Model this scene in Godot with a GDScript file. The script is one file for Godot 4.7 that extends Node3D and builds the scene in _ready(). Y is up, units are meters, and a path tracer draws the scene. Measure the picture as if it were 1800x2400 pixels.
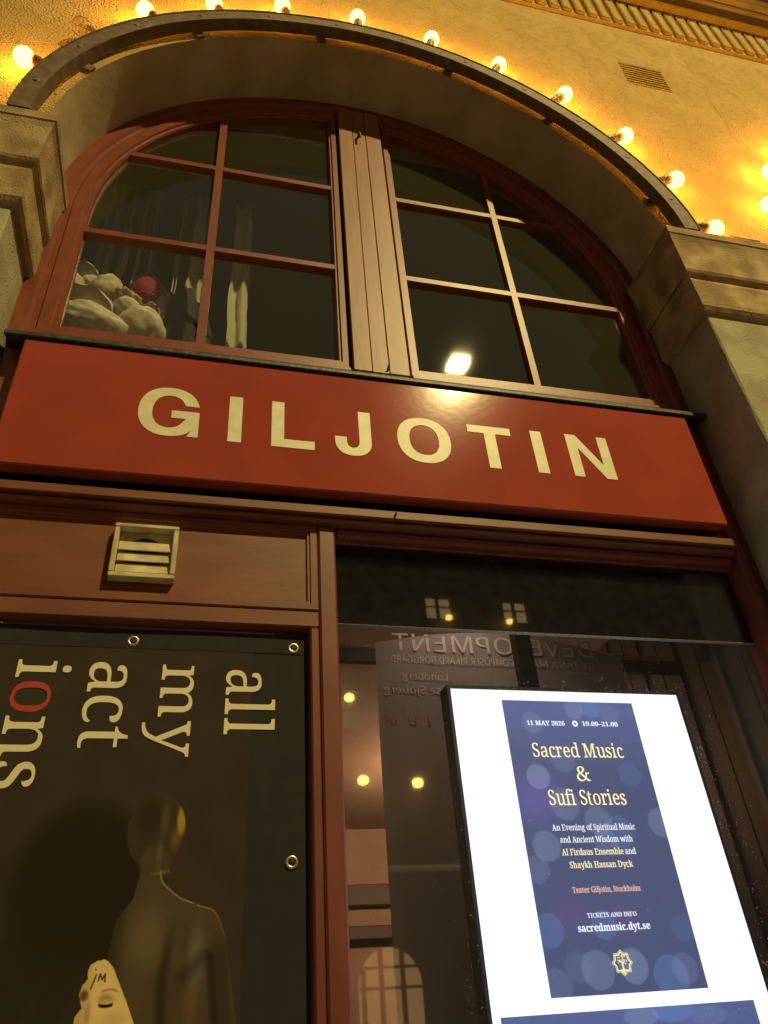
extends Node3D
# Night view up at a theatre front: arched window with a bulb-lit rail, red sign, shop window with a bright display.
# x right, y up, z towards the street; the plaster wall's face is z = 0.

const CX := 0.525
const CY := 4.0
const FRAME_Z := -0.25
var M := {}
var taken := {}
var rng := RandomNumberGenerator.new()

# ------------------------------------------------------------------ helpers
func numbered(n: String) -> String:
	if not taken.has(n):
		taken[n] = 0
		return n
	taken[n] += 1
	return "%s_%03d" % [n, taken[n]]

func tag(o: Node, label: String, category: String, group := "") -> Node:
	o.set_meta("label", label)
	o.set_meta("category", category)
	if group != "":
		o.set_meta("group", group)
	return o

func thing(called: String, label: String, category: String, at := Vector3.ZERO, group := "") -> Node3D:
	var o := Node3D.new()
	o.name = numbered(called)
	add_child(o)
	o.position = at
	tag(o, label, category, group)
	return o

func mesh_of(st: SurfaceTool, smooth := false) -> ArrayMesh:
	if smooth:
		st.index()
	st.generate_normals()
	return st.commit()

func part(called: String, mesh: Mesh, material: Material, parent: Node, at := Vector3.ZERO) -> MeshInstance3D:
	var o := MeshInstance3D.new()
	o.mesh = mesh
	o.material_override = material
	if parent == self:
		o.name = numbered(called)
		add_child(o)
	else:
		o.name = called
		parent.add_child(o, true)
	o.position = at
	return o

func structure(called: String, mesh: Mesh, material: Material, at := Vector3.ZERO) -> MeshInstance3D:
	var o := part(called, mesh, material, self, at)
	o.set_meta("kind", "structure")
	return o

func new_st() -> SurfaceTool:
	var st := SurfaceTool.new()
	st.begin(Mesh.PRIMITIVE_TRIANGLES)
	st.set_smooth_group(-1)
	return st

func tri(st: SurfaceTool, a: Vector3, b: Vector3, c: Vector3) -> void:
	st.add_vertex(a)
	st.add_vertex(b)
	st.add_vertex(c)

# corners in order round the face, clockwise seen from its front
func quad(st: SurfaceTool, a: Vector3, b: Vector3, c: Vector3, d: Vector3) -> void:
	tri(st, a, b, c)
	tri(st, a, c, d)

# box from lo to hi with chamfered edges
func box(st: SurfaceTool, lo: Vector3, hi: Vector3, ch := 0.0) -> void:
	var c := (lo + hi) * 0.5
	var h := (hi - lo) * 0.5
	var b: float = minf(ch, minf(h.x, minf(h.y, h.z)) * 0.9)
	for ax in 3:
		var u := (ax + 1) % 3
		var v := (ax + 2) % 3
		for s in [-1.0, 1.0]:
			var p: Array[Vector3] = []
			for k in [[-1, -1], [-1, 1], [1, 1], [1, -1]]:
				var q := Vector3.ZERO
				q[ax] = s * h[ax]
				q[u] = k[0] * (h[u] - b)
				q[v] = k[1] * (h[v] - b)
				p.append(c + q)
			if s > 0:
				quad(st, p[0], p[1], p[2], p[3])
			else:
				quad(st, p[3], p[2], p[1], p[0])
	if b <= 0.0:
		return
	for ax in 3:
		var u := (ax + 1) % 3
		var v := (ax + 2) % 3
		for su in [-1.0, 1.0]:
			for sv in [-1.0, 1.0]:
				var q: Array[Vector3] = []
				for k in [[0, -1], [0, 1], [1, 1], [1, -1]]:
					var w := Vector3.ZERO
					w[ax] = k[1] * (h[ax] - b)
					w[u] = su * (h[u] if k[0] == 0 else h[u] - b)
					w[v] = sv * (h[v] - b if k[0] == 0 else h[v])
					q.append(c + w)
				if su * sv > 0:
					quad(st, q[0], q[3], q[2], q[1])
				else:
					quad(st, q[0], q[1], q[2], q[3])
	for sx in [-1.0, 1.0]:
		for sy in [-1.0, 1.0]:
			for sz in [-1.0, 1.0]:
				var a := c + Vector3(sx * h.x, sy * (h.y - b), sz * (h.z - b))
				var d := c + Vector3(sx * (h.x - b), sy * h.y, sz * (h.z - b))
				var e := c + Vector3(sx * (h.x - b), sy * (h.y - b), sz * h.z)
				if sx * sy * sz > 0:
					tri(st, a, e, d)
				else:
					tri(st, a, d, e)

func box_mesh(lo: Vector3, hi: Vector3, ch := 0.0) -> ArrayMesh:
	var st := new_st()
	box(st, lo, hi, ch)
	return mesh_of(st)

# a flat outline (counterclockwise) between z0 (back) and z1 (front)
func prism(st: SurfaceTool, poly: PackedVector2Array, z0: float, z1: float, with_back := true) -> void:
	var p := poly
	if Geometry2D.is_polygon_clockwise(p):
		p = p.duplicate()
		p.reverse()
	var idx := Geometry2D.triangulate_polygon(p)
	for i in range(0, idx.size(), 3):
		var a := p[idx[i]]
		var b := p[idx[i + 1]]
		var c := p[idx[i + 2]]
		if (b - a).cross(c - a) > 0:
			var t := b
			b = c
			c = t
		tri(st, Vector3(a.x, a.y, z1), Vector3(b.x, b.y, z1), Vector3(c.x, c.y, z1))
		if with_back:
			tri(st, Vector3(a.x, a.y, z0), Vector3(c.x, c.y, z0), Vector3(b.x, b.y, z0))
	for i in p.size():
		var a := p[i]
		var b := p[(i + 1) % p.size()]
		quad(st, Vector3(a.x, a.y, z1), Vector3(b.x, b.y, z1), Vector3(b.x, b.y, z0), Vector3(a.x, a.y, z0))

func prism_mesh(poly: PackedVector2Array, z0: float, z1: float) -> ArrayMesh:
	var st := new_st()
	prism(st, poly, z0, z1)
	return mesh_of(st)

# inward mitred copy of a counterclockwise outline; d[i] is the distance of the edge from point i to i + 1
func inset(p: PackedVector2Array, d: PackedFloat32Array) -> PackedVector2Array:
	var out := PackedVector2Array()
	var n := p.size()
	for i in n:
		var e0 := (p[i] - p[(i + n - 1) % n]).normalized()
		var e1 := (p[(i + 1) % n] - p[i]).normalized()
		var n0 := Vector2(-e0.y, e0.x)
		var n1 := Vector2(-e1.y, e1.x)
		var d0 := d[(i + n - 1) % n]
		var d1 := d[i]
		var det := n0.x * n1.y - n0.y * n1.x
		if absf(det) < 0.05:
			out.append(p[i] + (n0 * d0 + n1 * d1) * 0.5)
		else:
			out.append(p[i] + Vector2((d0 * n1.y - d1 * n0.y) / det, (n0.x * d1 - n1.x * d0) / det))
	return out

func scaled(d: PackedFloat32Array, by: float) -> PackedFloat32Array:
	var r := PackedFloat32Array()
	for x in d:
		r.append(x * by)
	return r

func band(st: SurfaceTool, a: PackedVector2Array, za: float, b: PackedVector2Array, zb: float) -> void:
	for i in a.size():
		var j := (i + 1) % a.size()
		quad(st, Vector3(a[i].x, a[i].y, za), Vector3(b[i].x, b[i].y, zb), Vector3(b[j].x, b[j].y, zb), Vector3(a[j].x, a[j].y, za))

# a closed frame: outer outline, widths per edge, front z1, back z0, with a moulded inner edge
func frame_mesh(o: PackedVector2Array, d: PackedFloat32Array, z0: float, z1: float, bead := 0.008) -> ArrayMesh:
	var st := new_st()
	var o1 := inset(o, _even(o.size(), 0.003))
	var a := inset(o, scaled(d, 0.66))
	var b := inset(o, scaled(d, 0.74))
	var c := inset(o, scaled(d, 0.93))
	var e := inset(o, d)
	band(st, o, z0, o, z1 - 0.003)
	band(st, o, z1 - 0.003, o1, z1)
	band(st, o1, z1, a, z1)
	band(st, a, z1, b, z1 - bead)
	band(st, b, z1 - bead, c, z1 - bead)
	band(st, c, z1 - bead, e, z1 - bead * 1.8)
	band(st, e, z1 - bead * 1.8, e, z0)
	return mesh_of(st)

func _even(n: int, v: float) -> PackedFloat32Array:
	var r := PackedFloat32Array()
	r.resize(n)
	r.fill(v)
	return r

func rect(x0: float, y0: float, x1: float, y1: float) -> PackedVector2Array:
	return PackedVector2Array([Vector2(x0, y0), Vector2(x1, y0), Vector2(x1, y1), Vector2(x0, y1)])

# surface of revolution about +y; profile of (radius, height)
func lathe(prof: Array, seg := 20) -> ArrayMesh:
	var st := SurfaceTool.new()
	st.begin(Mesh.PRIMITIVE_TRIANGLES)
	st.set_smooth_group(0)
	for i in prof.size() - 1:
		var r0: float = prof[i][0]
		var y0: float = prof[i][1]
		var r1: float = prof[i + 1][0]
		var y1: float = prof[i + 1][1]
		for k in seg:
			var a := TAU * k / seg
			var b := TAU * (k + 1) / seg
			var p00 := Vector3(r0 * cos(a), y0, r0 * sin(a))
			var p01 := Vector3(r0 * cos(b), y0, r0 * sin(b))
			var p10 := Vector3(r1 * cos(a), y1, r1 * sin(a))
			var p11 := Vector3(r1 * cos(b), y1, r1 * sin(b))
			if r0 > 1e-5:
				tri(st, p00, p01, p11)
			if r1 > 1e-5:
				tri(st, p00, p11, p10)
	st.index()
	st.generate_normals()
	return st.commit()

func tube(pts: Array, r0: float, r1: float, seg := 6) -> ArrayMesh:
	var st := SurfaceTool.new()
	st.begin(Mesh.PRIMITIVE_TRIANGLES)
	st.set_smooth_group(0)
	var rings := []
	for i in pts.size():
		var t: Vector3 = (pts[mini(i + 1, pts.size() - 1)] - pts[maxi(i - 1, 0)]).normalized()
		var u := t.cross(Vector3(0.31, 0.2, 0.93)).normalized()
		var v := t.cross(u)
		var r := lerpf(r0, r1, float(i) / (pts.size() - 1))
		var ring := []
		for k in seg:
			var a := TAU * k / seg
			ring.append(pts[i] + (u * cos(a) + v * sin(a)) * r)
		rings.append(ring)
	for i in pts.size() - 1:
		for k in seg:
			var j := (k + 1) % seg
			quad(st, rings[i][k], rings[i][j], rings[i + 1][j], rings[i + 1][k])
	st.index()
	st.generate_normals()
	return st.commit()

# lumpy soft body: an ellipsoid pushed about by noise
func blob(rad: Vector3, seed_: int, amp: float, freq := 1.6) -> ArrayMesh:
	var n := FastNoiseLite.new()
	n.seed = seed_
	n.frequency = freq
	n.fractal_octaves = 3
	var st := SurfaceTool.new()
	st.begin(Mesh.PRIMITIVE_TRIANGLES)
	st.set_smooth_group(0)
	var U := 40
	var V := 26
	var at := func(i: int, j: int) -> Vector3:
		var a := TAU * (i % U) / U
		var b := PI * j / V - PI / 2
		var d := Vector3(cos(b) * cos(a), sin(b), cos(b) * sin(a))
		var k := 1.0 + amp * n.get_noise_3d(d.x, d.y, d.z) - 0.12 * amp * (1.0 - absf(n.get_noise_3d(d.x * 1.7 + 7.0, d.y * 1.7, d.z * 1.7)) * 3.0)
		return Vector3(d.x * rad.x, d.y * rad.y, d.z * rad.z) * k
	for j in V:
		for i in U:
			var a: Vector3 = at.call(i, j)
			var b: Vector3 = at.call(i + 1, j)
			var c: Vector3 = at.call(i + 1, j + 1)
			var d: Vector3 = at.call(i, j + 1)
			if j > 0:
				tri(st, a, b, c)
			if j < V - 1:
				tri(st, a, c, d)
	st.index()
	st.generate_normals()
	return st.commit()

# ------------------------------------------------------------------ lettering
func font_of(serif: bool, bold := false, mono := false) -> SystemFont:
	var f := SystemFont.new()
	f.font_names = PackedStringArray(["Droid Serif" if serif else "Droid Sans"])
	f.font_weight = 700 if bold else 400
	return f

func text_mesh(text: String, font: Font, depth := 0.002) -> TextMesh:
	var t := TextMesh.new()
	t.text = text
	t.font = font
	t.font_size = 64
	t.pixel_size = 0.01
	t.depth = depth
	t.curve_step = 1.0
	return t

var caps := {}
func cap_of(font: Font, key: String) -> AABB:
	if not caps.has(key):
		caps[key] = text_mesh("H", font).get_aabb()
	return caps[key]

# one line of print: ink from x0 to x1 along the basis' x, baseline at y, capitals cap high
func line_of_text(text: String, key: String, x0: float, x1: float, y: float, cap: float, z: float, m: Material, parent: Node, called := "lettering") -> MeshInstance3D:
	var f: Font = M["font_" + key]
	var t := text_mesh(text, f, 0.02)
	var b := t.get_aabb()
	var h := cap_of(f, key)
	var sx := (x1 - x0) / b.size.x
	var sy := cap / h.size.y
	var o := part(called, t, m, parent)
	o.transform = Transform3D(Basis(Vector3(sx, 0, 0), Vector3(0, sy, 0), Vector3(0, 0, 0.05)), Vector3(x0 - b.position.x * sx, y - h.position.y * sy, z))
	return o

# ------------------------------------------------------------------ materials
func lin(r: float, g: float, b: float, a := 1.0) -> Color:
	var c := Color(r, g, b).linear_to_srgb()
	c.a = a
	return c

func noise_tex(seed_: int, freq: float, octaves: int, lo: float, hi: float, kind := FastNoiseLite.TYPE_SIMPLEX_SMOOTH, size := 512) -> NoiseTexture2D:
	var n := FastNoiseLite.new()
	n.noise_type = kind
	n.seed = seed_
	n.frequency = freq
	n.fractal_octaves = octaves
	var t := NoiseTexture2D.new()
	t.width = size
	t.height = size
	t.seamless = true
	t.noise = n
	var g := Gradient.new()
	g.set_color(0, Color(lo, lo, lo))
	g.set_color(1, Color(hi, hi, hi))
	t.color_ramp = g
	return t

func tinted(seed_: int, freq: float, octaves: int, a: Color, b: Color, size := 512) -> NoiseTexture2D:
	var t := noise_tex(seed_, freq, octaves, 0, 1, FastNoiseLite.TYPE_SIMPLEX_SMOOTH, size)
	var g := Gradient.new()
	g.set_offset(0, 0.25)
	g.set_offset(1, 0.75)
	g.set_color(0, a)
	g.set_color(1, b)
	t.color_ramp = g
	return t

func mat(c: Color, rough: float, tex: Texture2D = null, scale := Vector3.ONE, bump: Texture2D = null, bump_cm := 0.0, spec := 0.5) -> StandardMaterial3D:
	var m := StandardMaterial3D.new()
	m.albedo_color = c
	m.roughness = rough
	m.metallic_specular = spec
	if tex or bump:
		m.uv1_triplanar = true
		m.uv1_world_triplanar = true
		m.uv1_triplanar_sharpness = 6.0
		m.uv1_scale = scale
	if tex:
		m.albedo_texture = tex
	if bump:
		m.heightmap_enabled = true
		m.heightmap_texture = bump
		m.heightmap_scale = bump_cm
	return m

func glow(c: Color, energy: float, base := Color(0.02, 0.02, 0.02)) -> StandardMaterial3D:
	var m := StandardMaterial3D.new()
	m.albedo_color = base
	m.roughness = 0.6
	m.emission_enabled = true
	m.emission = c
	m.emission_energy_multiplier = energy
	return m

func pane(tint := Color(0.72, 0.76, 0.78), alpha := 0.007) -> StandardMaterial3D:
	var m := StandardMaterial3D.new()
	m.albedo_color = Color(tint.r, tint.g, tint.b, alpha)
	m.transparency = BaseMaterial3D.TRANSPARENCY_ALPHA
	m.roughness = 0.02
	return m

# relief of rough-cast plaster: fine grain, trowel drags running down, pits
func plaster_relief() -> ImageTexture:
	var n1 := FastNoiseLite.new()
	n1.seed = 11
	n1.frequency = 0.085
	n1.fractal_octaves = 4
	var n2 := FastNoiseLite.new()
	n2.seed = 23
	n2.frequency = 0.018
	n2.fractal_octaves = 3
	var n3 := FastNoiseLite.new()
	n3.seed = 5
	n3.noise_type = FastNoiseLite.TYPE_CELLULAR
	n3.frequency = 0.035
	var S := 1024
	var a := n1.get_seamless_image(S, S).get_data()
	var b := n2.get_seamless_image(S, S).get_data()
	var c := n3.get_seamless_image(S, S).get_data()
	var out := PackedByteArray()
	out.resize(S * S)
	for i in S * S:
		var rough := 0.35 + 0.65 * smoothstep(0.35, 0.7, b[i] / 255.0)
		var v := 0.5 + (a[i] / 255.0 - 0.5) * 0.75 * rough + (b[i] / 255.0 - 0.5) * 0.07
		var pit := smoothstep(0.16, 0.02, c[i] / 255.0) * rough
		out[i] = int(clampf(v - 0.25 * pit, 0.0, 1.0) * 255.0)
	return ImageTexture.create_from_image(Image.create_from_data(S, S, false, Image.FORMAT_L8, out))

func make_materials() -> void:
	var relief := plaster_relief()
	var fine := noise_tex(31, 0.06, 4, 0.0, 1.0)
	var grain := noise_tex(41, 0.02, 4, 0.0, 1.0)
	M.font_serif = font_of(true)
	M.font_serifb = font_of(true, true)
	M.font_sans = font_of(false)
	M.plaster = mat(lin(0.52, 0.365, 0.125), 0.92, tinted(3, 0.006, 5, Color(0.95, 0.945, 0.93), Color(1, 1, 1)), Vector3(0.9, 0.9, 0.9), relief, 1.1, 0.3)
	M.soffit = mat(lin(0.58, 0.46, 0.27), 0.75, tinted(7, 0.008, 5, Color(0.88, 0.87, 0.85), Color(1, 1, 1)), Vector3(0.8, 0.8, 0.8), fine, 0.08, 0.4)
	M.pilaster = mat(lin(0.44, 0.41, 0.27), 0.85, tinted(9, 0.01, 5, Color(0.88, 0.87, 0.85), Color(1, 1, 1)), Vector3(1.0, 1.0, 1.0), relief, 0.35, 0.3)
	M.stone = mat(lin(0.50, 0.385, 0.22), 0.9, tinted(13, 0.01, 6, Color(0.78, 0.74, 0.69), Color(1, 0.99, 0.96)), Vector3(1.1, 1.1, 1.1), relief, 0.35, 0.3)
	M.rail = mat(lin(0.20, 0.132, 0.066), 0.65, tinted(15, 0.02, 4, Color(0.8, 0.8, 0.8), Color(1, 1, 1)), Vector3(2, 2, 2), null, 0.0, 0.5)
	M.rivet = mat(lin(0.17, 0.112, 0.056), 0.6)
	M.red_frame = mat(lin(0.24, 0.058, 0.028), 0.42, tinted(17, 0.012, 4, Color(0.9, 0.89, 0.88), Color(1, 1, 1)), Vector3(1.4, 1.4, 1.4), fine, 0.015, 0.5)
	M.post_board = mat(lin(0.29, 0.122, 0.056), 0.45, tinted(19, 0.008, 4, Color(0.92, 0.91, 0.9), Color(1, 1, 1)), Vector3(3, 0.5, 3), grain, 0.02, 0.5)
	M.shop_wood = mat(lin(0.22, 0.070, 0.036), 0.5, tinted(21, 0.01, 4, Color(0.9, 0.89, 0.88), Color(1, 1, 1)), Vector3(0.6, 2.0, 2.0), fine, 0.015, 0.5)
	M.post_wood = mat(lin(0.20, 0.050, 0.040), 0.45, tinted(27, 0.01, 4, Color(0.9, 0.89, 0.88), Color(1, 1, 1)), Vector3(2, 0.6, 2), fine, 0.015, 0.5)
	M.dark_metal = mat(lin(0.085, 0.08, 0.062), 0.5, tinted(29, 0.03, 5, Color(0.6, 0.6, 0.55), Color(1, 1, 1)), Vector3(1.5, 1.5, 1.5), fine, 0.08)
	M.sign_red = mat(lin(0.38, 0.070, 0.044), 0.11, tinted(33, 0.012, 4, Color(0.96, 0.95, 0.95), Color(1, 1, 1)), Vector3(0.6, 0.6, 0.6), noise_tex(34, 0.12, 2, 0.3, 0.7), 0.012, 0.42)
	M.sign_letter = mat(lin(0.84, 0.78, 0.56), 0.45, tinted(35, 0.03, 5, Color(0.95, 0.95, 0.93), Color(1, 1, 1)), Vector3(1, 1, 1))
	M.vent_white = mat(lin(0.70, 0.63, 0.40), 0.5, tinted(37, 0.012, 5, Color(0.85, 0.83, 0.78), Color(1, 1, 1)), Vector3(2, 2, 2))
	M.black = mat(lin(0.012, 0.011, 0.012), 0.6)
	M.glass = pane()
	M.glass_upper = pane(Color(0.78, 0.76, 0.58), 0.05)
	M.glass_upper.uv1_triplanar = true
	M.glass_upper.uv1_world_triplanar = true
	M.glass_upper.uv1_scale = Vector3(0.5, 0.5, 0.5)
	M.glass_upper.heightmap_enabled = true
	M.glass_upper.heightmap_texture = noise_tex(71, 0.008, 2, 0.0, 1.0)
	M.glass_upper.heightmap_scale = 0.025
	M.glass_inner = pane(Color(0.7, 0.78, 0.74), 0.012)
	M.banner_hem = mat(lin(0.040, 0.040, 0.043), 0.6, tinted(43, 0.01, 4, Color(0.95, 0.95, 0.95), Color(1, 1, 1)), Vector3(3, 3, 3), null, 0.0, 0.12)
	M.banner_letter = mat(lin(0.82, 0.75, 0.55), 0.6)
	M.banner_red = mat(lin(0.42, 0.05, 0.03), 0.6)
	M.brass = mat(lin(0.62, 0.55, 0.38), 0.35)
	M.brass.metallic = 0.9
	M.bezel = mat(lin(0.01, 0.01, 0.012), 0.35)
	M.fascia = mat(lin(0.012, 0.011, 0.013), 0.9, tinted(47, 0.02, 4, Color(0.7, 0.7, 0.7), Color(1, 1, 1)), Vector3(2, 2, 2), null, 0.0, 0.1)
	M.putty = mat(lin(0.5, 0.45, 0.36), 0.85, tinted(49, 0.08, 4, Color(0.35, 0.3, 0.28), Color(1, 1, 1)), Vector3(5, 5, 5))
	M.dust = mat(lin(0.4, 0.42, 0.45), 0.9)
	M.dust.backlight_enabled = true
	M.dust.backlight = Color(1, 1, 1)
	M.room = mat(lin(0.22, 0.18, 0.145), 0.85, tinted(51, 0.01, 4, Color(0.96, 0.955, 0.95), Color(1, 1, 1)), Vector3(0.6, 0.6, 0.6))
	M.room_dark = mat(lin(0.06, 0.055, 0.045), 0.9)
	M.board_dark = mat(lin(0.022, 0.016, 0.015), 0.6, tinted(53, 0.02, 4, Color(0.7, 0.7, 0.7), Color(1, 1, 1)), Vector3(6, 0.7, 6))
	M.paper = mat(lin(0.30, 0.28, 0.265), 0.8)
	M.print_pale = mat(lin(0.62, 0.57, 0.52), 0.8)
	M.print_rose = mat(lin(0.46, 0.27, 0.22), 0.8)
	M.print_tan = mat(lin(0.50, 0.40, 0.29), 0.8)
	M.print_slate = mat(lin(0.12, 0.11, 0.12), 0.8)
	M.white_cloth = mat(lin(0.62, 0.58, 0.44), 0.9, tinted(55, 0.02, 5, Color(0.85, 0.84, 0.8), Color(1, 1, 1)), Vector3(2, 2, 2), fine, 0.03)
	M.tan_cloth = mat(lin(0.42, 0.31, 0.17), 0.9, null, Vector3.ONE)
	M.pink_cloth = mat(lin(0.26, 0.05, 0.075), 1.0, null, Vector3(3, 3, 3), fine, 0.15, 0.15)
	M.dark_cloth = mat(lin(0.02, 0.02, 0.022), 0.9)
	M.curtain = mat(lin(0.42, 0.42, 0.28), 0.9)
	M.asphalt = mat(lin(0.06, 0.058, 0.055), 0.8, tinted(57, 0.05, 5, Color(0.75, 0.75, 0.75), Color(1, 1, 1)), Vector3(0.8, 0.8, 0.8))
	M.paving = mat(lin(0.27, 0.25, 0.22), 0.85, tinted(59, 0.03, 5, Color(0.75, 0.75, 0.75), Color(1, 1, 1)), Vector3(0.7, 0.7, 0.7))
	M.far_wall = mat(lin(0.07, 0.064, 0.058), 0.9, tinted(61, 0.01, 5, Color(0.8, 0.8, 0.8), Color(1, 1, 1)), Vector3(0.3, 0.3, 0.3))
	M.far_trim = mat(lin(0.25, 0.22, 0.17), 0.85)
	M.far_dark = mat(lin(0.02, 0.02, 0.022), 0.3)
	M.twig = mat(lin(0.35, 0.22, 0.10), 0.7)
	M.porcelain = mat(lin(0.20, 0.12, 0.07), 0.45)
	M.screw_shell = mat(lin(0.45, 0.38, 0.25), 0.4)
	M.screw_shell.metallic = 0.8
	M.bulb_lit = glow(Color(1.0, 0.74, 0.30), 9.0)
	M.bulb_clear = pane(Color(0.95, 0.85, 0.6), 0.16)
	M.bulb_hollow = StandardMaterial3D.new()
	M.bulb_hollow.albedo_color = Color(1.0, 0.97, 0.9, 0.0)
	M.bulb_hollow.roughness = 0.03
	M.bulb_hollow.refraction_enabled = true
	M.bulb_hollow.refraction_scale = 0.05
	M.filament = mat(lin(0.7, 0.4, 0.1), 0.5)

# ------------------------------------------------------------------ the arch
const ARC := [[0.0, 1.142], [9.0, 1.136], [20.0, 1.119], [35.0, 1.103], [55.0, 1.098], [75.0, 1.116], [90.0, 1.130], [105.0, 1.136], [120.0, 1.152], [135.0, 1.163], [150.0, 1.164], [165.0, 1.163], [180.0, 1.158]]

func arc_r(deg: float) -> float:
	for i in ARC.size() - 1:
		if deg <= ARC[i + 1][0]:
			var t: float = (deg - ARC[i][0]) / (ARC[i + 1][0] - ARC[i][0])
			var y0: float = ARC[maxi(i - 1, 0)][1]
			var y3: float = ARC[mini(i + 2, ARC.size() - 1)][1]
			return cubic_interpolate(ARC[i][1], ARC[i + 1][1], y0, y3, t)
	return ARC[-1][1]

func on_arc(deg: float, off: float, cx := CX) -> Vector2:
	var r := arc_r(deg) + off
	return Vector2(cx + r * cos(deg_to_rad(deg)), CY + r * sin(deg_to_rad(deg)))

# counterclockwise outline of the opening: up the right jamb, over the arch, down the left
func opening(off: float, ybot: float, cx := CX, step := 3.0) -> PackedVector2Array:
	var p := PackedVector2Array([Vector2(cx - arc_r(180) - off, ybot), Vector2(cx + arc_r(0) + off, ybot)])
	var d := 0.0
	while d <= 180.001:
		p.append(on_arc(d, off, cx))
		d += step
	return p

# ------------------------------------------------------------------ scene
func _ready() -> void:
	rng.seed = 20
	# --- camera
	var cam := Camera3D.new()
	cam.name = "camera"
	add_child(cam)
	cam.transform = Transform3D(Basis(Vector3(0.97217805, -0.06781225, 0.22421271), Vector3(-0.07903473, 0.80609074, 0.58649061), Vector3(-0.22050704, -0.58789389, 0.7783042)), Vector3(0, 1.5, 1.45))
	cam.fov = 67.70
	cam.near = 0.05
	cam.far = 200.0
	cam.current = true
	# --- night sky and exposure
	var we := WorldEnvironment.new()
	we.name = "environment"
	var env := Environment.new()
	env.background_mode = Environment.BG_SKY
	var sky := Sky.new()
	var sm := ProceduralSkyMaterial.new()
	sm.sky_top_color = Color(0.22, 0.21, 0.22)
	sm.sky_horizon_color = Color(0.36, 0.305, 0.24)
	sm.ground_horizon_color = Color(0.10, 0.09, 0.08)
	sm.ground_bottom_color = Color(0.05, 0.05, 0.05)
	sky.sky_material = sm
	env.sky = sky
	env.background_energy_multiplier = 1.8
	env.tonemap_mode = Environment.TONE_MAPPER_LINEAR
	env.tonemap_exposure = 1.1
	env.sdfgi_enabled = true
	env.ssao_enabled = true
	env.ssil_enabled = true
	we.environment = env
	add_child(we)

	make_materials()
	build_street()
	build_theatre()
	build_light_rail()
	build_bulbs()
	build_arched_window()
	build_upper_room()
	build_sign()
	build_shopfront()
	build_banner()
	build_display()
	build_foyer()

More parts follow.
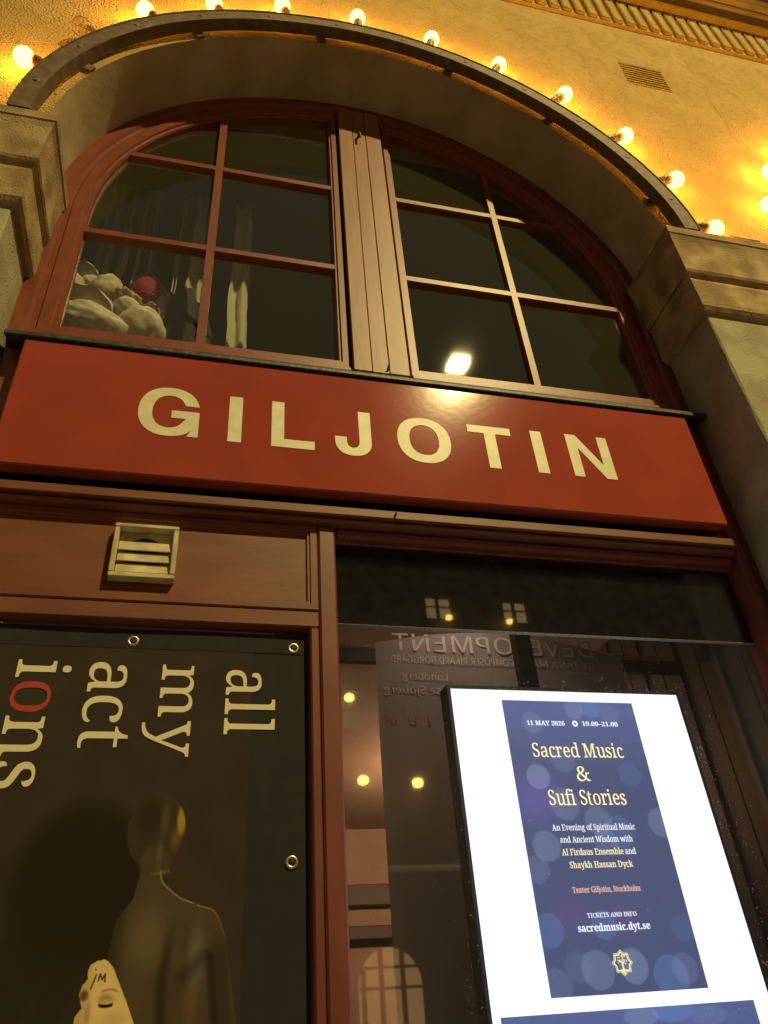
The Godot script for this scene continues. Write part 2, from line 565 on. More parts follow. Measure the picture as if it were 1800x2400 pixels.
# ------------------------------------------------------------------ street and what stands across it
func build_street() -> void:
	structure("road", box_mesh(Vector3(-60, -0.4, 2.6), Vector3(60, -0.12, 60), 0.0), M.asphalt)
	structure("pavement", box_mesh(Vector3(-60, -0.4, -0.3), Vector3(60, 0.0, 2.6), 0.0), M.paving)
	structure("far_pavement", box_mesh(Vector3(-60, -0.4, 11.6), Vector3(60, 0.0, 14.0), 0.0), M.paving)
	# suspended street lamp that shines on the front and shows in the window
	var lp := Vector3(3.955, 11.197, 6.50)
	var lamp := thing("street_lamp", "square street lamp hung on a wire over the road, mirrored in the right casement", "street lamp", lp)
	part("housing", box_mesh(Vector3(-0.26, 0.016, -0.33), Vector3(0.26, 0.15, 0.33), 0.03), M.dark_metal, lamp)
	part("lamp_glass", box_mesh(Vector3(-0.15, 0.0, -0.145), Vector3(0.15, 0.015, 0.145), 0.0), glow(Color(1.0, 0.90, 0.55), 30.0), lamp)
	part("wire", tube([Vector3(0, 0.45, -6.5), Vector3(0, 0.25, -3.0), Vector3(0, 0.15, 0), Vector3(0, 0.25, 3.5), Vector3(0, 0.4, 7.5)], 0.006, 0.006), M.black, lamp)
	var al := AreaLight3D.new()
	al.name = "street_lamp_light"
	al.area_size = Vector2(0.30, 0.29)
	al.light_color = Color(1.0, 0.905, 0.60)
	al.light_energy = 140.0
	al.area_range = 60.0
	al.area_attenuation = 2.0
	al.shadow_enabled = true
	al.rotation_degrees.x = -90
	al.position = Vector3(0, -0.01, 0)
	lamp.add_child(al)
	# house across the street: seen only mirrored in the panes
	var b := thing("apartment_house", "dark plastered house across the street, mirrored in the shop window", "building", Vector3(0, 0, 14))
	var st := new_st()
	var holes := []
	for row in [[10.44, 11.1], [7.6, 9.2], [13.0, 14.6]]:
		var x := -8.72
		while x < 18:
			var hw := 0.345
			if row[0] > 10 and row[0] < 11:
				holes.append([x - hw, row[0], x + hw, row[1]])
			else:
				holes.append([x - 0.5, row[0], x + 0.5, row[1]])
			x += 2.07 if true else 0.0
	# wall as slabs round the openings, row by row
	var ys := [0.0, 7.6, 9.2, 10.44, 11.1, 13.0, 14.6, 18.0]
	for k in ys.size() - 1:
		var y0: float = ys[k]
		var y1: float = ys[k + 1]
		var cuts := []
		for h in holes:
			if absf(h[1] - y0) < 0.001:
				cuts.append([h[0], h[2]])
		cuts.sort_custom(func(p, q): return p[0] < q[0])
		var x0 := -14.0
		for c in cuts:
			box(st, Vector3(x0, y0, 0), Vector3(c[0], y1, 0.4))
			x0 = c[1]
		box(st, Vector3(x0, y0, 0), Vector3(22.0, y1, 0.4))
	part("wall", mesh_of(st), M.far_wall, b)
	var lit := glow(Color(0.95, 0.80, 0.52), 1.4)
	for h in holes:
		var is_lit: bool = h[1] > 10 and h[1] < 11 and ((h[0] > 5 and h[0] < 5.8) or (h[0] > 7 and h[0] < 7.8))
		var w := Node3D.new()
		w.name = "window"
		b.add_child(w, true)
		part("pane", box_mesh(Vector3(h[0], h[1], 0.2), Vector3(h[2], h[3], 0.22)), lit if is_lit else M.far_dark, w)
		var fs := new_st()
		var mx: float = (h[0] + h[2]) * 0.5
		var my: float = h[1] + (h[3] - h[1]) * 0.62
		box(fs, Vector3(mx - 0.04, h[1], 0.12), Vector3(mx + 0.04, h[3], 0.19))
		box(fs, Vector3(h[0], my - 0.012, 0.13), Vector3(mx - 0.041, my + 0.012, 0.18))
		box(fs, Vector3(mx + 0.041, my - 0.012, 0.13), Vector3(h[2], my + 0.012, 0.18))
		part("frame", mesh_of(fs), M.far_dark, w)
	# arched ground-floor window, lit inside
	var aw := Node3D.new()
	aw.name = "arched_window"
	b.add_child(aw, true)
	var arch := PackedVector2Array()
	arch.append(Vector2(3.30, 1.9))
	arch.append(Vector2(4.50, 1.9))
	for k in 25:
		var a := PI * k / 24
		arch.append(Vector2(3.90 + 0.60 * cos(a), 2.72 + 0.62 * sin(a)))
	part("pane", prism_mesh(arch, -0.03, -0.01), glow(Color(1.0, 0.78, 0.48), 1.5), aw)
	var bs := new_st()
	for x in [3.39, 3.73, 4.14]:
		box(bs, Vector3(x - 0.045, 1.9, -0.07), Vector3(x + 0.045, 2.72 + 0.62 * sqrt(maxf(0.0, 1 - pow((x - 3.9) / 0.6, 2))), -0.032))
	box(bs, Vector3(3.32, 2.99, -0.06), Vector3(4.46, 3.04, -0.033))
	box(bs, Vector3(3.30, 2.66, -0.06), Vector3(4.50, 2.71, -0.033))
	part("bars", mesh_of(bs), M.red_frame, aw)
	# globe lamps on that house
	var spots := [[Vector3(3.49, 6.32, 13.55), 0.12, "left one of two globe wall lamps across the street"], [Vector3(4.65, 6.27, 13.55), 0.12, "right one of two globe wall lamps across the street"], [Vector3(3.28, 8.13, 13.6), 0.11, "small wall lamp high on the house across the street, above the globes"], [Vector3(5.92, 10.37, 13.8), 0.09, "tiny yellow lamp under the left lit window across the street"], [Vector3(7.51, 10.34, 13.8), 0.08, "tiny yellow lamp under the right lit window across the street"]]
	for s in spots:
		var g := thing("wall_lamp", s[2], "wall lamp", s[0], "lamps on the house across the street")
		var r: float = s[1]
		part("globe", lathe([[0, -r * 0.8], [r * 0.5, -r * 0.69], [r * 0.87, -r * 0.4], [r, 0], [r * 0.87, r * 0.4], [r * 0.5, r * 0.69], [0, r * 0.8]]), glow(Color(1.0, 0.78, 0.36), 22.0 if r > 0.1 else 9.0), g)
		part("bracket", box_mesh(Vector3(-0.02, -0.02, r * 0.8), Vector3(0.02, 0.02, 14.0 - s[0].z), 0.004), M.black, g)
		var ol := OmniLight3D.new()
		ol.name = "wall_lamp_light"
		ol.light_color = Color(1.0, 0.76, 0.42)
		ol.light_energy = 1.2 if r > 0.1 else 0.25
		ol.light_size = r * 0.8
		ol.omni_range = 40.0
		ol.omni_attenuation = 2.0
		ol.shadow_enabled = true
		g.add_child(ol)

# ------------------------------------------------------------------ the theatre's own walls
func sweep_impost(st: SurfaceTool, prof: Array, side: float, xj: float, xfar: float) -> void:
	# prof: (projection, y); wraps from the wall's face into the reveal; side +1 = right of the opening
	for i in prof.size() - 1:
		var o0: float = prof[i][0]
		var y0: float = prof[i][1]
		var o1: float = prof[i + 1][0]
		var y1: float = prof[i + 1][1]
		var rows := []
		for e in [[o0, y0], [o1, y1]]:
			var row := []
			var n := 14
			for k in n + 1:
				row.append(Vector3(lerpf(xfar, xj - side * e[0], float(k) / n), e[1], e[0]))
			for k in range(1, 7):
				row.append(Vector3(xj - side * e[0], e[1], lerpf(e[0], FRAME_Z, k / 6.0)))
			rows.append(row)
		for k in rows[0].size() - 1:
			if side > 0:
				quad(st, rows[0][k], rows[0][k + 1], rows[1][k + 1], rows[1][k])
			else:
				quad(st, rows[0][k], rows[1][k], rows[1][k + 1], rows[0][k + 1])

func build_theatre() -> void:
	var b := thing("theatre_building", "ochre plastered theatre front with arched opening, imposts and fluted cornice", "building")
	var cx2 := 3.505
	var top := 6.14
	# upper wall: columns of plaster from each arch up to the cornice, and full-height between
	var st := new_st()
	var jitter := FastNoiseLite.new()
	jitter.seed = 4
	jitter.frequency = 9.0
	for cx in [CX, cx2]:
		var prev := Vector2.ZERO
		for k in 181:
			var p := on_arc(180.0 - k, 0.004 * jitter.get_noise_1d(k * 0.31 + cx), cx)
			if k > 0:
				quad(st, Vector3(prev.x, prev.y, 0), Vector3(prev.x, top, 0), Vector3(p.x, top, 0), Vector3(p.x, p.y, 0))
			prev = p
	var xs := [-4.0, CX - arc_r(180), CX + arc_r(0), cx2 - arc_r(180), cx2 + arc_r(0), 6.0]
	# the pier between the arches is left open where the air vent sits
	var vx0 := 1.878
	var vx1 := 2.126
	var vy0 := 5.420
	var vy1 := 5.662
	for r in [[xs[0], CY, xs[1], top], [xs[4], CY, xs[5], top], [xs[2], CY, xs[3], vy0], [xs[2], vy1, xs[3], top], [xs[2], vy0, vx0, vy1], [vx1, vy0, xs[3], vy1]]:
		quad(st, Vector3(r[0], r[1], 0), Vector3(r[0], r[3], 0), Vector3(r[2], r[3], 0), Vector3(r[2], r[1], 0))
	# body behind, so that the wall has thickness
	box(st, Vector3(-4, 5.4, -0.6), Vector3(6, 8.0, -0.26))
	part("plaster_wall", mesh_of(st), M.plaster, b)
	# smooth reveal of the arch
	for cx in [CX, cx2]:
		var s := SurfaceTool.new()
		s.begin(Mesh.PRIMITIVE_TRIANGLES)
		var o := opening(0.0, CY - 0.4, cx, 1.5)
		for i in range(1, o.size()):
			var p := o[i]
			var q := o[(i + 1) % o.size()]
			s.set_smooth_group(0)
			quad(s, Vector3(p.x, p.y, 0), Vector3(q.x, q.y, 0), Vector3(q.x, q.y, -0.34), Vector3(p.x, p.y, -0.34))
		s.index()
		s.generate_normals()
		part("arch_reveal", s.commit(), M.soffit, b)
	# pilasters under the imposts
	for k in [0, 2, 4]:
		var x0: float = xs[k]
		var x1: float = xs[k + 1]
		var ps := new_st()
		var n := FastNoiseLite.new()
		n.seed = 8 + k
		n.frequency = 6.0
		var rows := 60
		for j in rows:
			var y0 := 3.62 * j / rows
			var y1 := 3.62 * (j + 1) / rows
			# a worn arris: the corner steps back a few millimetres here and there
			var c0 := 0.004 + 0.007 * maxf(0.0, n.get_noise_1d(y0 * 2.0))
			var c1 := 0.004 + 0.007 * maxf(0.0, n.get_noise_1d(y1 * 2.0))
			quad(ps, Vector3(x0 + c0, y0, 0), Vector3(x0 + c1, y1, 0), Vector3(x1 - c1, y1, 0), Vector3(x1 - c0, y0, 0))
			quad(ps, Vector3(x0, y0, -c0), Vector3(x0, y1, -c1), Vector3(x0 + c1, y1, 0), Vector3(x0 + c0, y0, 0))
			quad(ps, Vector3(x1 - c0, y0, 0), Vector3(x1 - c1, y1, 0), Vector3(x1, y1, -c1), Vector3(x1, y0, -c0))
			quad(ps, Vector3(x0, y0, -0.34), Vector3(x0, y1, -0.34), Vector3(x0, y1, -c1), Vector3(x0, y0, -c0))
			quad(ps, Vector3(x1, y0, -c0), Vector3(x1, y1, -c1), Vector3(x1, y1, -0.34), Vector3(x1, y0, -0.34))
		part("pilaster", mesh_of(ps), M.pilaster, b)
	# imposts
	var low := [[0.0, 3.592], [0.016, 3.598], [0.026, 3.612], [0.029, 3.63], [0.029, 3.745], [0.024, 3.765], [0.030, 3.772], [0.036, 3.778], [0.0, 3.784]]
	var high := [[0.0, 3.784], [0.036, 3.790], [0.041, 3.80], [0.040, 3.86], [0.043, 3.92], [0.049, 3.965], [0.056, 3.99], [0.060, 3.994], [0.060, 4.032], [0.054, 4.044], [0.0, 4.052]]
	for e in [[1.0, CX + arc_r(0), (CX + arc_r(0) + cx2 - arc_r(180)) * 0.5], [-1.0, cx2 - arc_r(180), (CX + arc_r(0) + cx2 - arc_r(180)) * 0.5], [-1.0, CX - arc_r(180), -1.6]]:
		var imp := Node3D.new()
		imp.name = "impost"
		b.add_child(imp, true)
		var s1 := new_st()
		sweep_impost(s1, high, e[0], e[1], e[2])
		part("upper_moulding", mesh_of(s1), M.stone, imp)
		var s2 := new_st()
		sweep_impost(s2, low, e[0], e[1], e[2])
		part("lower_moulding", mesh_of(s2), M.stone, imp)
	# cornice
	var co := Node3D.new()
	co.name = "cornice"
	b.add_child(co, true)
	var cs := new_st()
	box(cs, Vector3(-4, 6.130, -0.25), Vector3(6, 6.142, 0.016), 0.003)
	box(cs, Vector3(-4, 6.142, -0.25), Vector3(6, 6.46, 0.012))
	part("frieze", mesh_of(cs), M.plaster, co)
	cs = new_st()
	box(cs, Vector3(-4, 6.462, -0.25), Vector3(6, 6.60, 0.075), 0.006)
	part("fascia", mesh_of(cs), M.plaster, co)
	cs = new_st()
	box(cs, Vector3(-4, 6.602, -0.25), Vector3(6, 6.632, 0.10), 0.006)
	box(cs, Vector3(-4, 6.634, -0.25), Vector3(6, 6.70, 0.15), 0.02)
	box(cs, Vector3(-4, 6.702, -0.25), Vector3(6, 6.95, 0.42), 0.02)
	part("crown_moulding", mesh_of(cs), M.soffit, co)
	var fl := new_st()
	var out := PackedVector2Array()
	for k in 9:
		var a := PI + PI * k / 8
		out.append(Vector2(0.028 * cos(a), 0.028 + 0.028 * sin(a)))
	for k in 9:
		var a := PI * k / 8
		out.append(Vector2(0.028 * cos(a), 0.278 + 0.028 * sin(a)))
	var w := _even(out.size(), 0.005)
	var w2 := _even(out.size(), 0.009)
	var in1 := inset(out, w)
	var in2 := inset(out, w2)
	band(fl, out, 0.0, out, 0.015)
	band(fl, out, 0.015, in1, 0.021)
	band(fl, in1, 0.021, in2, 0.016)
	var idx := Geometry2D.triangulate_polygon(in2)
	for i in range(0, idx.size(), 3):
		tri(fl, Vector3(in2[idx[i]].x, in2[idx[i]].y, 0.016), Vector3(in2[idx[i + 2]].x, in2[idx[i + 2]].y, 0.016), Vector3(in2[idx[i + 1]].x, in2[idx[i + 1]].y, 0.016))
	var flute := mesh_of(fl)
	for k in 42:
		part("flute", flute, M.plaster, co, Vector3(0.92 + 0.0782 * k, 6.146, 0.012))
	# air vent in the wall
	var av := Node3D.new()
	av.name = "air_vent"
	b.add_child(av, true)
	var vs := new_st()
	quad(vs, Vector3(vx0, vy0, 0), Vector3(vx0, vy1, 0), Vector3(vx0, vy1, -0.22), Vector3(vx0, vy0, -0.22))
	quad(vs, Vector3(vx1, vy0, 0), Vector3(vx1, vy0, -0.22), Vector3(vx1, vy1, -0.22), Vector3(vx1, vy1, 0))
	quad(vs, Vector3(vx0, vy1, 0), Vector3(vx1, vy1, 0), Vector3(vx1, vy1, -0.22), Vector3(vx0, vy1, -0.22))
	quad(vs, Vector3(vx0, vy0, 0), Vector3(vx0, vy0, -0.22), Vector3(vx1, vy0, -0.22), Vector3(vx1, vy0, 0))
	quad(vs, Vector3(vx0, vy0, -0.22), Vector3(vx0, vy1, -0.22), Vector3(vx1, vy1, -0.22), Vector3(vx1, vy0, -0.22))
	part("shaft", mesh_of(vs), M.stone, av)
	for k in 9:
		var y := 5.4335 + 0.0268 * k
		part("slat", box_mesh(Vector3(1.8785, y - 0.0045, -0.022), Vector3(2.1255, y + 0.0045, 0.002), 0.0015), M.plaster, av)
	# short cable duct on the right impost
	tag(part("cable_duct", tube([Vector3(1.93, 4.085, 0.03), Vector3(1.97, 4.075, 0.035), Vector3(2.05, 4.068, 0.04)], 0.009, 0.008, 8), M.porcelain, self), "short brown cable duct lying on the right impost beside the last bulb", "cable duct")
	# body of the house: floors and back, which close the rooms
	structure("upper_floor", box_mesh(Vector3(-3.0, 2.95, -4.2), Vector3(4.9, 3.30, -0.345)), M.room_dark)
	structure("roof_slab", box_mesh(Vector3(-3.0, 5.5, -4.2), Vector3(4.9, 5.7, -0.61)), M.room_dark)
	structure("back_wall", box_mesh(Vector3(-3.0, 0.0, -4.4), Vector3(4.9, 5.7, -4.2)), M.room)

# ------------------------------------------------------------------ metal rail with bulbs
func arch_band(st: SurfaceTool, cx: float, o0: float, o1: float, z0: float, z1: float, a0: float, a1: float) -> void:
	var n := int((a1 - a0) / 1.5)
	for k in n:
		var d0 := lerpf(a0, a1, float(k) / n)
		var d1 := lerpf(a0, a1, float(k + 1) / n)
		var p := on_arc(d0, o0, cx)
		var q := on_arc(d1, o0, cx)
		var r := on_arc(d0, o1, cx)
		var s := on_arc(d1, o1, cx)
		quad(st, Vector3(p.x, p.y, z1), Vector3(q.x, q.y, z1), Vector3(s.x, s.y, z1), Vector3(r.x, r.y, z1))
		quad(st, Vector3(p.x, p.y, z0), Vector3(r.x, r.y, z0), Vector3(s.x, s.y, z0), Vector3(q.x, q.y, z0))
		quad(st, Vector3(p.x, p.y, z1), Vector3(p.x, p.y, z0), Vector3(q.x, q.y, z0), Vector3(q.x, q.y, z1))
		quad(st, Vector3(r.x, r.y, z1), Vector3(s.x, s.y, z1), Vector3(s.x, s.y, z0), Vector3(r.x, r.y, z0))

func build_light_rail() -> void:
	var names := ["dark curved metal rail carrying the bulbs round the arched window", "end of a second curved metal rail on the neighbouring arch at the right edge"]
	var cxs := [CX, 3.505]
	for k in 2:
		var cx: float = cxs[k]
		var rail := thing("light_rail", names[k], "light rail", Vector3.ZERO, "curved light rails")
		var st := new_st()
		arch_band(st, cx, 0.030, 0.094, 0.013, 0.060, 2.0, 178.0)
		part("channel", mesh_of(st), M.rail, rail)
		st = new_st()
		arch_band(st, cx, 0.0935, 0.098, 0.0125, 0.064, 2.0, 178.0)
		part("lip", mesh_of(st), M.rail, rail)
		# brackets that hold it off the wall
		for d in [14.0, 46.0, 72.0, 101.0, 128.0, 156.0]:
			var p := on_arc(d, 0.036, cx)
			var bm := box_mesh(Vector3(-0.034, -0.02, 0.0), Vector3(0.004, 0.02, 0.0128), 0.002)
			var o := part("bracket", bm, M.rail, rail, Vector3(p.x, p.y, 0))
			o.rotation.z = deg_to_rad(d)
		var rv := lathe([[0.0, 0.003], [0.006, 0.0028], [0.0095, 0.0015], [0.0105, 0.0]], 14)
		for j in 12:
			var d := 11.5 + 14.35 * j
			var p := on_arc(d, 0.062, cx)
			var o := part("rivet", rv, M.rivet, rail, Vector3(p.x, p.y, 0.060))
			o.rotation.x = PI / 2

func make_bulb(deg: float, lit: bool, label: String, cx: float) -> void:
	var c := on_arc(deg, 0.0, cx)
	var dir := Vector2(cos(deg_to_rad(deg)), sin(deg_to_rad(deg)))
	var base := Vector2(cx, CY) + dir * (arc_r(deg) + 0.0985)
	var reach: float = 1.336 - (arc_r(deg) + 0.0985)
	var t := thing("light_bulb", label, "light bulb", Vector3(base.x, base.y, 0.044), "bulbs along the arch rails")
	t.rotation.z = deg_to_rad(deg - 90 + rng.randf_range(-3.5, 3.5))
	t.rotation.x = deg_to_rad(rng.randf_range(-3.0, 5.0))
	var sock := reach - 0.034
	part("socket", lathe([[0.0, -0.002], [0.013, 0.0], [0.0145, 0.006], [0.013, 0.012], [0.0165, 0.018], [0.0175, sock * 0.55], [0.0165, sock * 0.6], [0.019, sock * 0.66], [0.0195, sock * 0.98], [0.016, sock], [0.0, sock]], 18), M.porcelain, t)
	var prof := [[0.0125, sock - 0.004], [0.0135, sock + 0.004], [0.020, reach - 0.026]]
	for k in 11:
		var a := -0.75 + (PI / 2 + 0.75) * k / 10.0
		prof.append([0.035 * cos(a), reach + 0.035 * sin(a)])
	prof[-1][0] = 0.0
	if not lit:
		# hollow: a thin glass wall with an inside
		for k in range(prof.size() - 1, -1, -1):
			prof.append([maxf(0.0, prof[k][0] - 0.0012), prof[k][1] - (0.0012 if prof[k][1] > reach else 0.0)])
	var g := part("bulb_glass", lathe(prof, 24), M.bulb_lit if lit else M.bulb_hollow, t)
	if lit:
		var l := OmniLight3D.new()
		l.name = "bulb_light"
		l.light_color = Color(1.0, 0.67, 0.22)
		l.light_energy = 0.135 * rng.randf_range(0.85, 1.15)
		l.light_size = 0.03
		l.omni_range = 30.0
		l.omni_attenuation = 2.0
		l.shadow_enabled = true
		l.position = Vector3(0, reach, 0)
		t.add_child(l)
	else:
		part("stem", tube([Vector3(0, sock, 0), Vector3(0, reach - 0.018, 0)], 0.004, 0.003), M.bulb_clear, t)
		for s in [-1.0, 1.0]:
			part("filament", tube([Vector3(0.002 * s, reach - 0.02, 0), Vector3(0.009 * s, reach + 0.012, 0.004), Vector3(0.004 * s, reach + 0.016, -0.004)], 0.0012, 0.0012), M.filament, g)

func build_bulbs() -> void:
	var seq := [162.6, 148.2, 134.3, 120.6, 107.0, 92.6, 77.4, 62.9, 48.6, 33.4, 18.9, 4.4]
	var what := ["lit bulb low at the left end of the arch rail, farthest left", "unlit clear bulb, second from the left on the arch rail", "lit bulb right after the unlit one on the arch rail", "lit bulb cut by the picture's top, fourth from the left on the arch", "lit bulb fifth from the left, left of the arch's crown", "lit bulb above the centre post, at the arch's crown", "lit bulb just right of the arch's crown, seventh from the left", "lit bulb eighth from the left on the arch rail", "lit bulb ninth from the left, below the wall vent's left", "lit bulb third from the right end of the arch rail", "lit bulb second from the right end of the arch rail", "lit bulb resting just over the right impost, last of the arch"]
	for k in seq.size():
		make_bulb(seq[k], k != 1, what[k], CX)
	var more := [163.6, 149.0, 134.5, 120.0, 105.5]
	var what2 := ["lower of two bulbs cut by the right edge of the picture", "upper of two bulbs cut by the right edge of the picture", "third bulb of the neighbouring arch beyond the right edge", "fourth bulb of the neighbouring arch beyond the right edge", "fifth bulb of the neighbouring arch beyond the right edge"]
	for k in more.size():
		make_bulb(more[k], true, what2[k], 3.505)

# ------------------------------------------------------------------ arched window
func casement_outline(left: bool) -> PackedVector2Array:
	var o := opening(-0.072, 3.368, CX, 2.0)
	var cut := rect(-2, 3.368, 0.409, 6) if left else rect(0.620, 3.368, 4, 6)
	var r := Geometry2D.intersect_polygons(o, cut)
	var p: PackedVector2Array = r[0]
	if Geometry2D.is_polygon_clockwise(p):
		p.reverse()
	return p

func build_arched_window() -> void:
	var w := thing("arched_window", "arched window with two red-brown casements under the bulb-lit arch", "window")
	# fixed outer frame that follows the arch, in two steps
	var st := new_st()
	var o := opening(0.02, 3.34)
	var i1 := opening(-0.042, 3.34)
	var i2 := opening(-0.051, 3.34)
	var i3 := opening(-0.070, 3.34)
	for k in range(1, o.size() + (-0)):
		var j := (k + 1) % o.size()
		for e in [[o, FRAME_Z, i1, FRAME_Z], [i1, FRAME_Z, i2, FRAME_Z - 0.012], [i2, FRAME_Z - 0.012, i3, FRAME_Z - 0.012], [i3, FRAME_Z - 0.012, i3, -0.34]]:
			var a: PackedVector2Array = e[0]
			var b: PackedVector2Array = e[2]
			quad(st, Vector3(a[k].x, a[k].y, e[1]), Vector3(b[k].x, b[k].y, e[3]), Vector3(b[j].x, b[j].y, e[3]), Vector3(a[j].x, a[j].y, e[1]))
	part("outer_frame", mesh_of(st), M.red_frame, w)
	# centre post of upright boards
	var post := Node3D.new()
	post.name = "centre_post"
	w.add_child(post, true)
	var seams := [0.4175, 0.480, 0.5385, 0.6085]
	for k in 3:
		var ym := minf(on_arc(rad_to_deg(acos((seams[k] - CX) / 1.13)), 0, CX).y, 6.0) - 0.055
		part("board", box_mesh(Vector3(seams[k] + 0.0007, 3.345, -0.30), Vector3(seams[k + 1] - 0.0007, ym, -0.236 - 0.0015 * (k % 2)), 0.0018), M.post_board, post)
	part("post_core", box_mesh(Vector3(0.411, 3.343, -0.33), Vector3(0.618, 5.05, -0.301)), M.red_frame, post)
	part("hook", tube([Vector3(0.505, 4.845, -0.237), Vector3(0.505, 4.84, -0.215), Vector3(0.506, 4.815, -0.208), Vector3(0.507, 4.800, -0.215)], 0.006, 0.005, 8), M.dark_metal, post)
	part("nail", tube([Vector3(0.531, 3.358, -0.237), Vector3(0.532, 3.372, -0.222)], 0.004, 0.002, 6), M.black, post)
	# casements
	for side in 2:
		var left := side == 0
		var cas := Node3D.new()
		cas.name = "casement"
		w.add_child(cas, true)
		cas.set_meta("label", "left casement, with white sacks behind it" if left else "right casement, mirroring the street lamp")
		var out := casement_outline(left)
		var d := PackedFloat32Array()
		for k in out.size():
			var a := out[k]
			var b := out[(k + 1) % out.size()]
			var v := 0.057
			if absf(a.y - b.y) < 1e-4 and a.y < 3.4:
				v = 0.046
			elif absf(a.x - b.x) < 1e-4 and (absf(a.x - 0.409) < 1e-3 or absf(a.x - 0.620) < 1e-3):
				v = 0.034
			d.append(v)
		part("sash_frame", frame_mesh(out, d, -0.315, -0.258), M.red_frame, cas)
		var gl := inset(out, scaled(d, 0.97))
		# weather bar under the sash
		part("bottom_rail", box_mesh(Vector3(out[0].x if left else 0.618, 3.348, -0.30), Vector3(0.413 if left else 1.595, 3.3665, -0.246), 0.004) if false else box_mesh(Vector3(-0.562 if left else 0.619, 3.346, -0.30), Vector3(0.413 if left else 1.585, 3.3665, -0.246), 0.004), M.red_frame, cas)
		var vx := -0.0755 if left else 1.0905
		var hw := 0.0145 if left else 0.0125
		var hy := [3.919, 4.4475]
		# muntins
		var strips := [rect(vx - hw, 3.3, vx + hw, 6.0)]
		for y in hy:
			strips.append(rect(-2, y - 0.013, vx - hw - 0.0005, y + 0.013))
			strips.append(rect(vx + hw + 0.0005, y - 0.013, 4, y + 0.013))
		for r in strips:
			for q in Geometry2D.intersect_polygons(gl, r):
				part("muntin", prism_mesh(q, -0.306, -0.268), M.red_frame, cas)
		# panes, each a hair out of true as old glass is
		var xe := [-2.0, vx, 4.0]
		var yeg := [3.0, hy[0], hy[1], 6.0]
		for i in 2:
			for j in 3:
				for q in Geometry2D.intersect_polygons(gl, rect(xe[i], yeg[j], xe[i + 1], yeg[j + 1])):
					var c := Vector2.ZERO
					for pt in q:
						c += pt / q.size()
					var local := PackedVector2Array()
					for pt in q:
						local.append(pt - c)
					var gs := new_st()
					flat(gs, local, 0.0)
					var o2 := part("pane", mesh_of(gs), M.glass_upper, cas, Vector3(c.x, c.y, -0.288))
					o2.rotation_degrees = Vector3(rng.randf_range(-0.2, 0.2), rng.randf_range(-0.2, 0.2), 0)
		var inner := new_st()
		flat(inner, gl, -0.330)
		part("inner_pane", mesh_of(inner), M.glass_inner, cas)
	# sill of dark sheet metal with a turned-down nose
	var ss := new_st()
	var prof := [Vector2(FRAME_Z - 0.01, 3.345), Vector2(-0.215, 3.312), Vector2(-0.190, 3.288), Vector2(-0.182, 3.278), Vector2(-0.180, 3.272), Vector2(-0.180, 3.262), Vector2(-0.184, 3.259), Vector2(-0.194, 3.262), Vector2(FRAME_Z - 0.01, 3.29)]
	for k in prof.size():
		var a: Vector2 = prof[k]
		var b: Vector2 = prof[(k + 1) % prof.size()]
		quad(ss, Vector3(-0.612, a.y, a.x), Vector3(1.662, a.y, a.x), Vector3(1.662, b.y, b.x), Vector3(-0.612, b.y, b.x))
	for x in [-0.612, 1.662]:
		for k in range(1, prof.size() - 1):
			tri(ss, Vector3(x, prof[0].y, prof[0].x), Vector3(x, prof[k].y, prof[k].x), Vector3(x, prof[k + 1].y, prof[k + 1].x))
	part("sill", mesh_of(ss), M.dark_metal, w)
	# the next arch's window, at the right edge
	var nw := thing("arched_window", "dark arched window of the neighbouring arch, beyond the right edge", "window")
	var ns := new_st()
	var no := opening(0.02, 0.0, 3.505)
	var ni := opening(-0.11, 0.0, 3.505)
	for k in range(1, no.size()):
		var j := (k + 1) % no.size()
		quad(ns, Vector3(no[k].x, no[k].y, FRAME_Z), Vector3(ni[k].x, ni[k].y, FRAME_Z), Vector3(ni[j].x, ni[j].y, FRAME_Z), Vector3(no[j].x, no[j].y, FRAME_Z))
		quad(ns, Vector3(ni[k].x, ni[k].y, FRAME_Z), Vector3(ni[k].x, ni[k].y, -0.33), Vector3(ni[j].x, ni[j].y, -0.33), Vector3(ni[j].x, ni[j].y, FRAME_Z))
	part("outer_frame", mesh_of(ns), M.red_frame, nw)
	var np := new_st()
	flat(np, ni, -0.30)
	part("pane", mesh_of(np), M.glass, nw)
	var nb := new_st()
	flat(nb, opening(0.01, 0.0, 3.505), -0.34)
	part("dark_backing", mesh_of(nb), M.room_dark, nw)  # dark backing sheet put in for the unlit, unbuilt room behind

func flat(st: SurfaceTool, poly: PackedVector2Array, z: float) -> void:
	var idx := Geometry2D.triangulate_polygon(poly)
	for i in range(0, idx.size(), 3):
		var a := poly[idx[i]]
		var b := poly[idx[i + 1]]
		var c := poly[idx[i + 2]]
		if (b - a).cross(c - a) > 0:
			var t := b
			b = c
			c = t
		tri(st, Vector3(a.x, a.y, z), Vector3(b.x, b.y, z), Vector3(c.x, c.y, z))

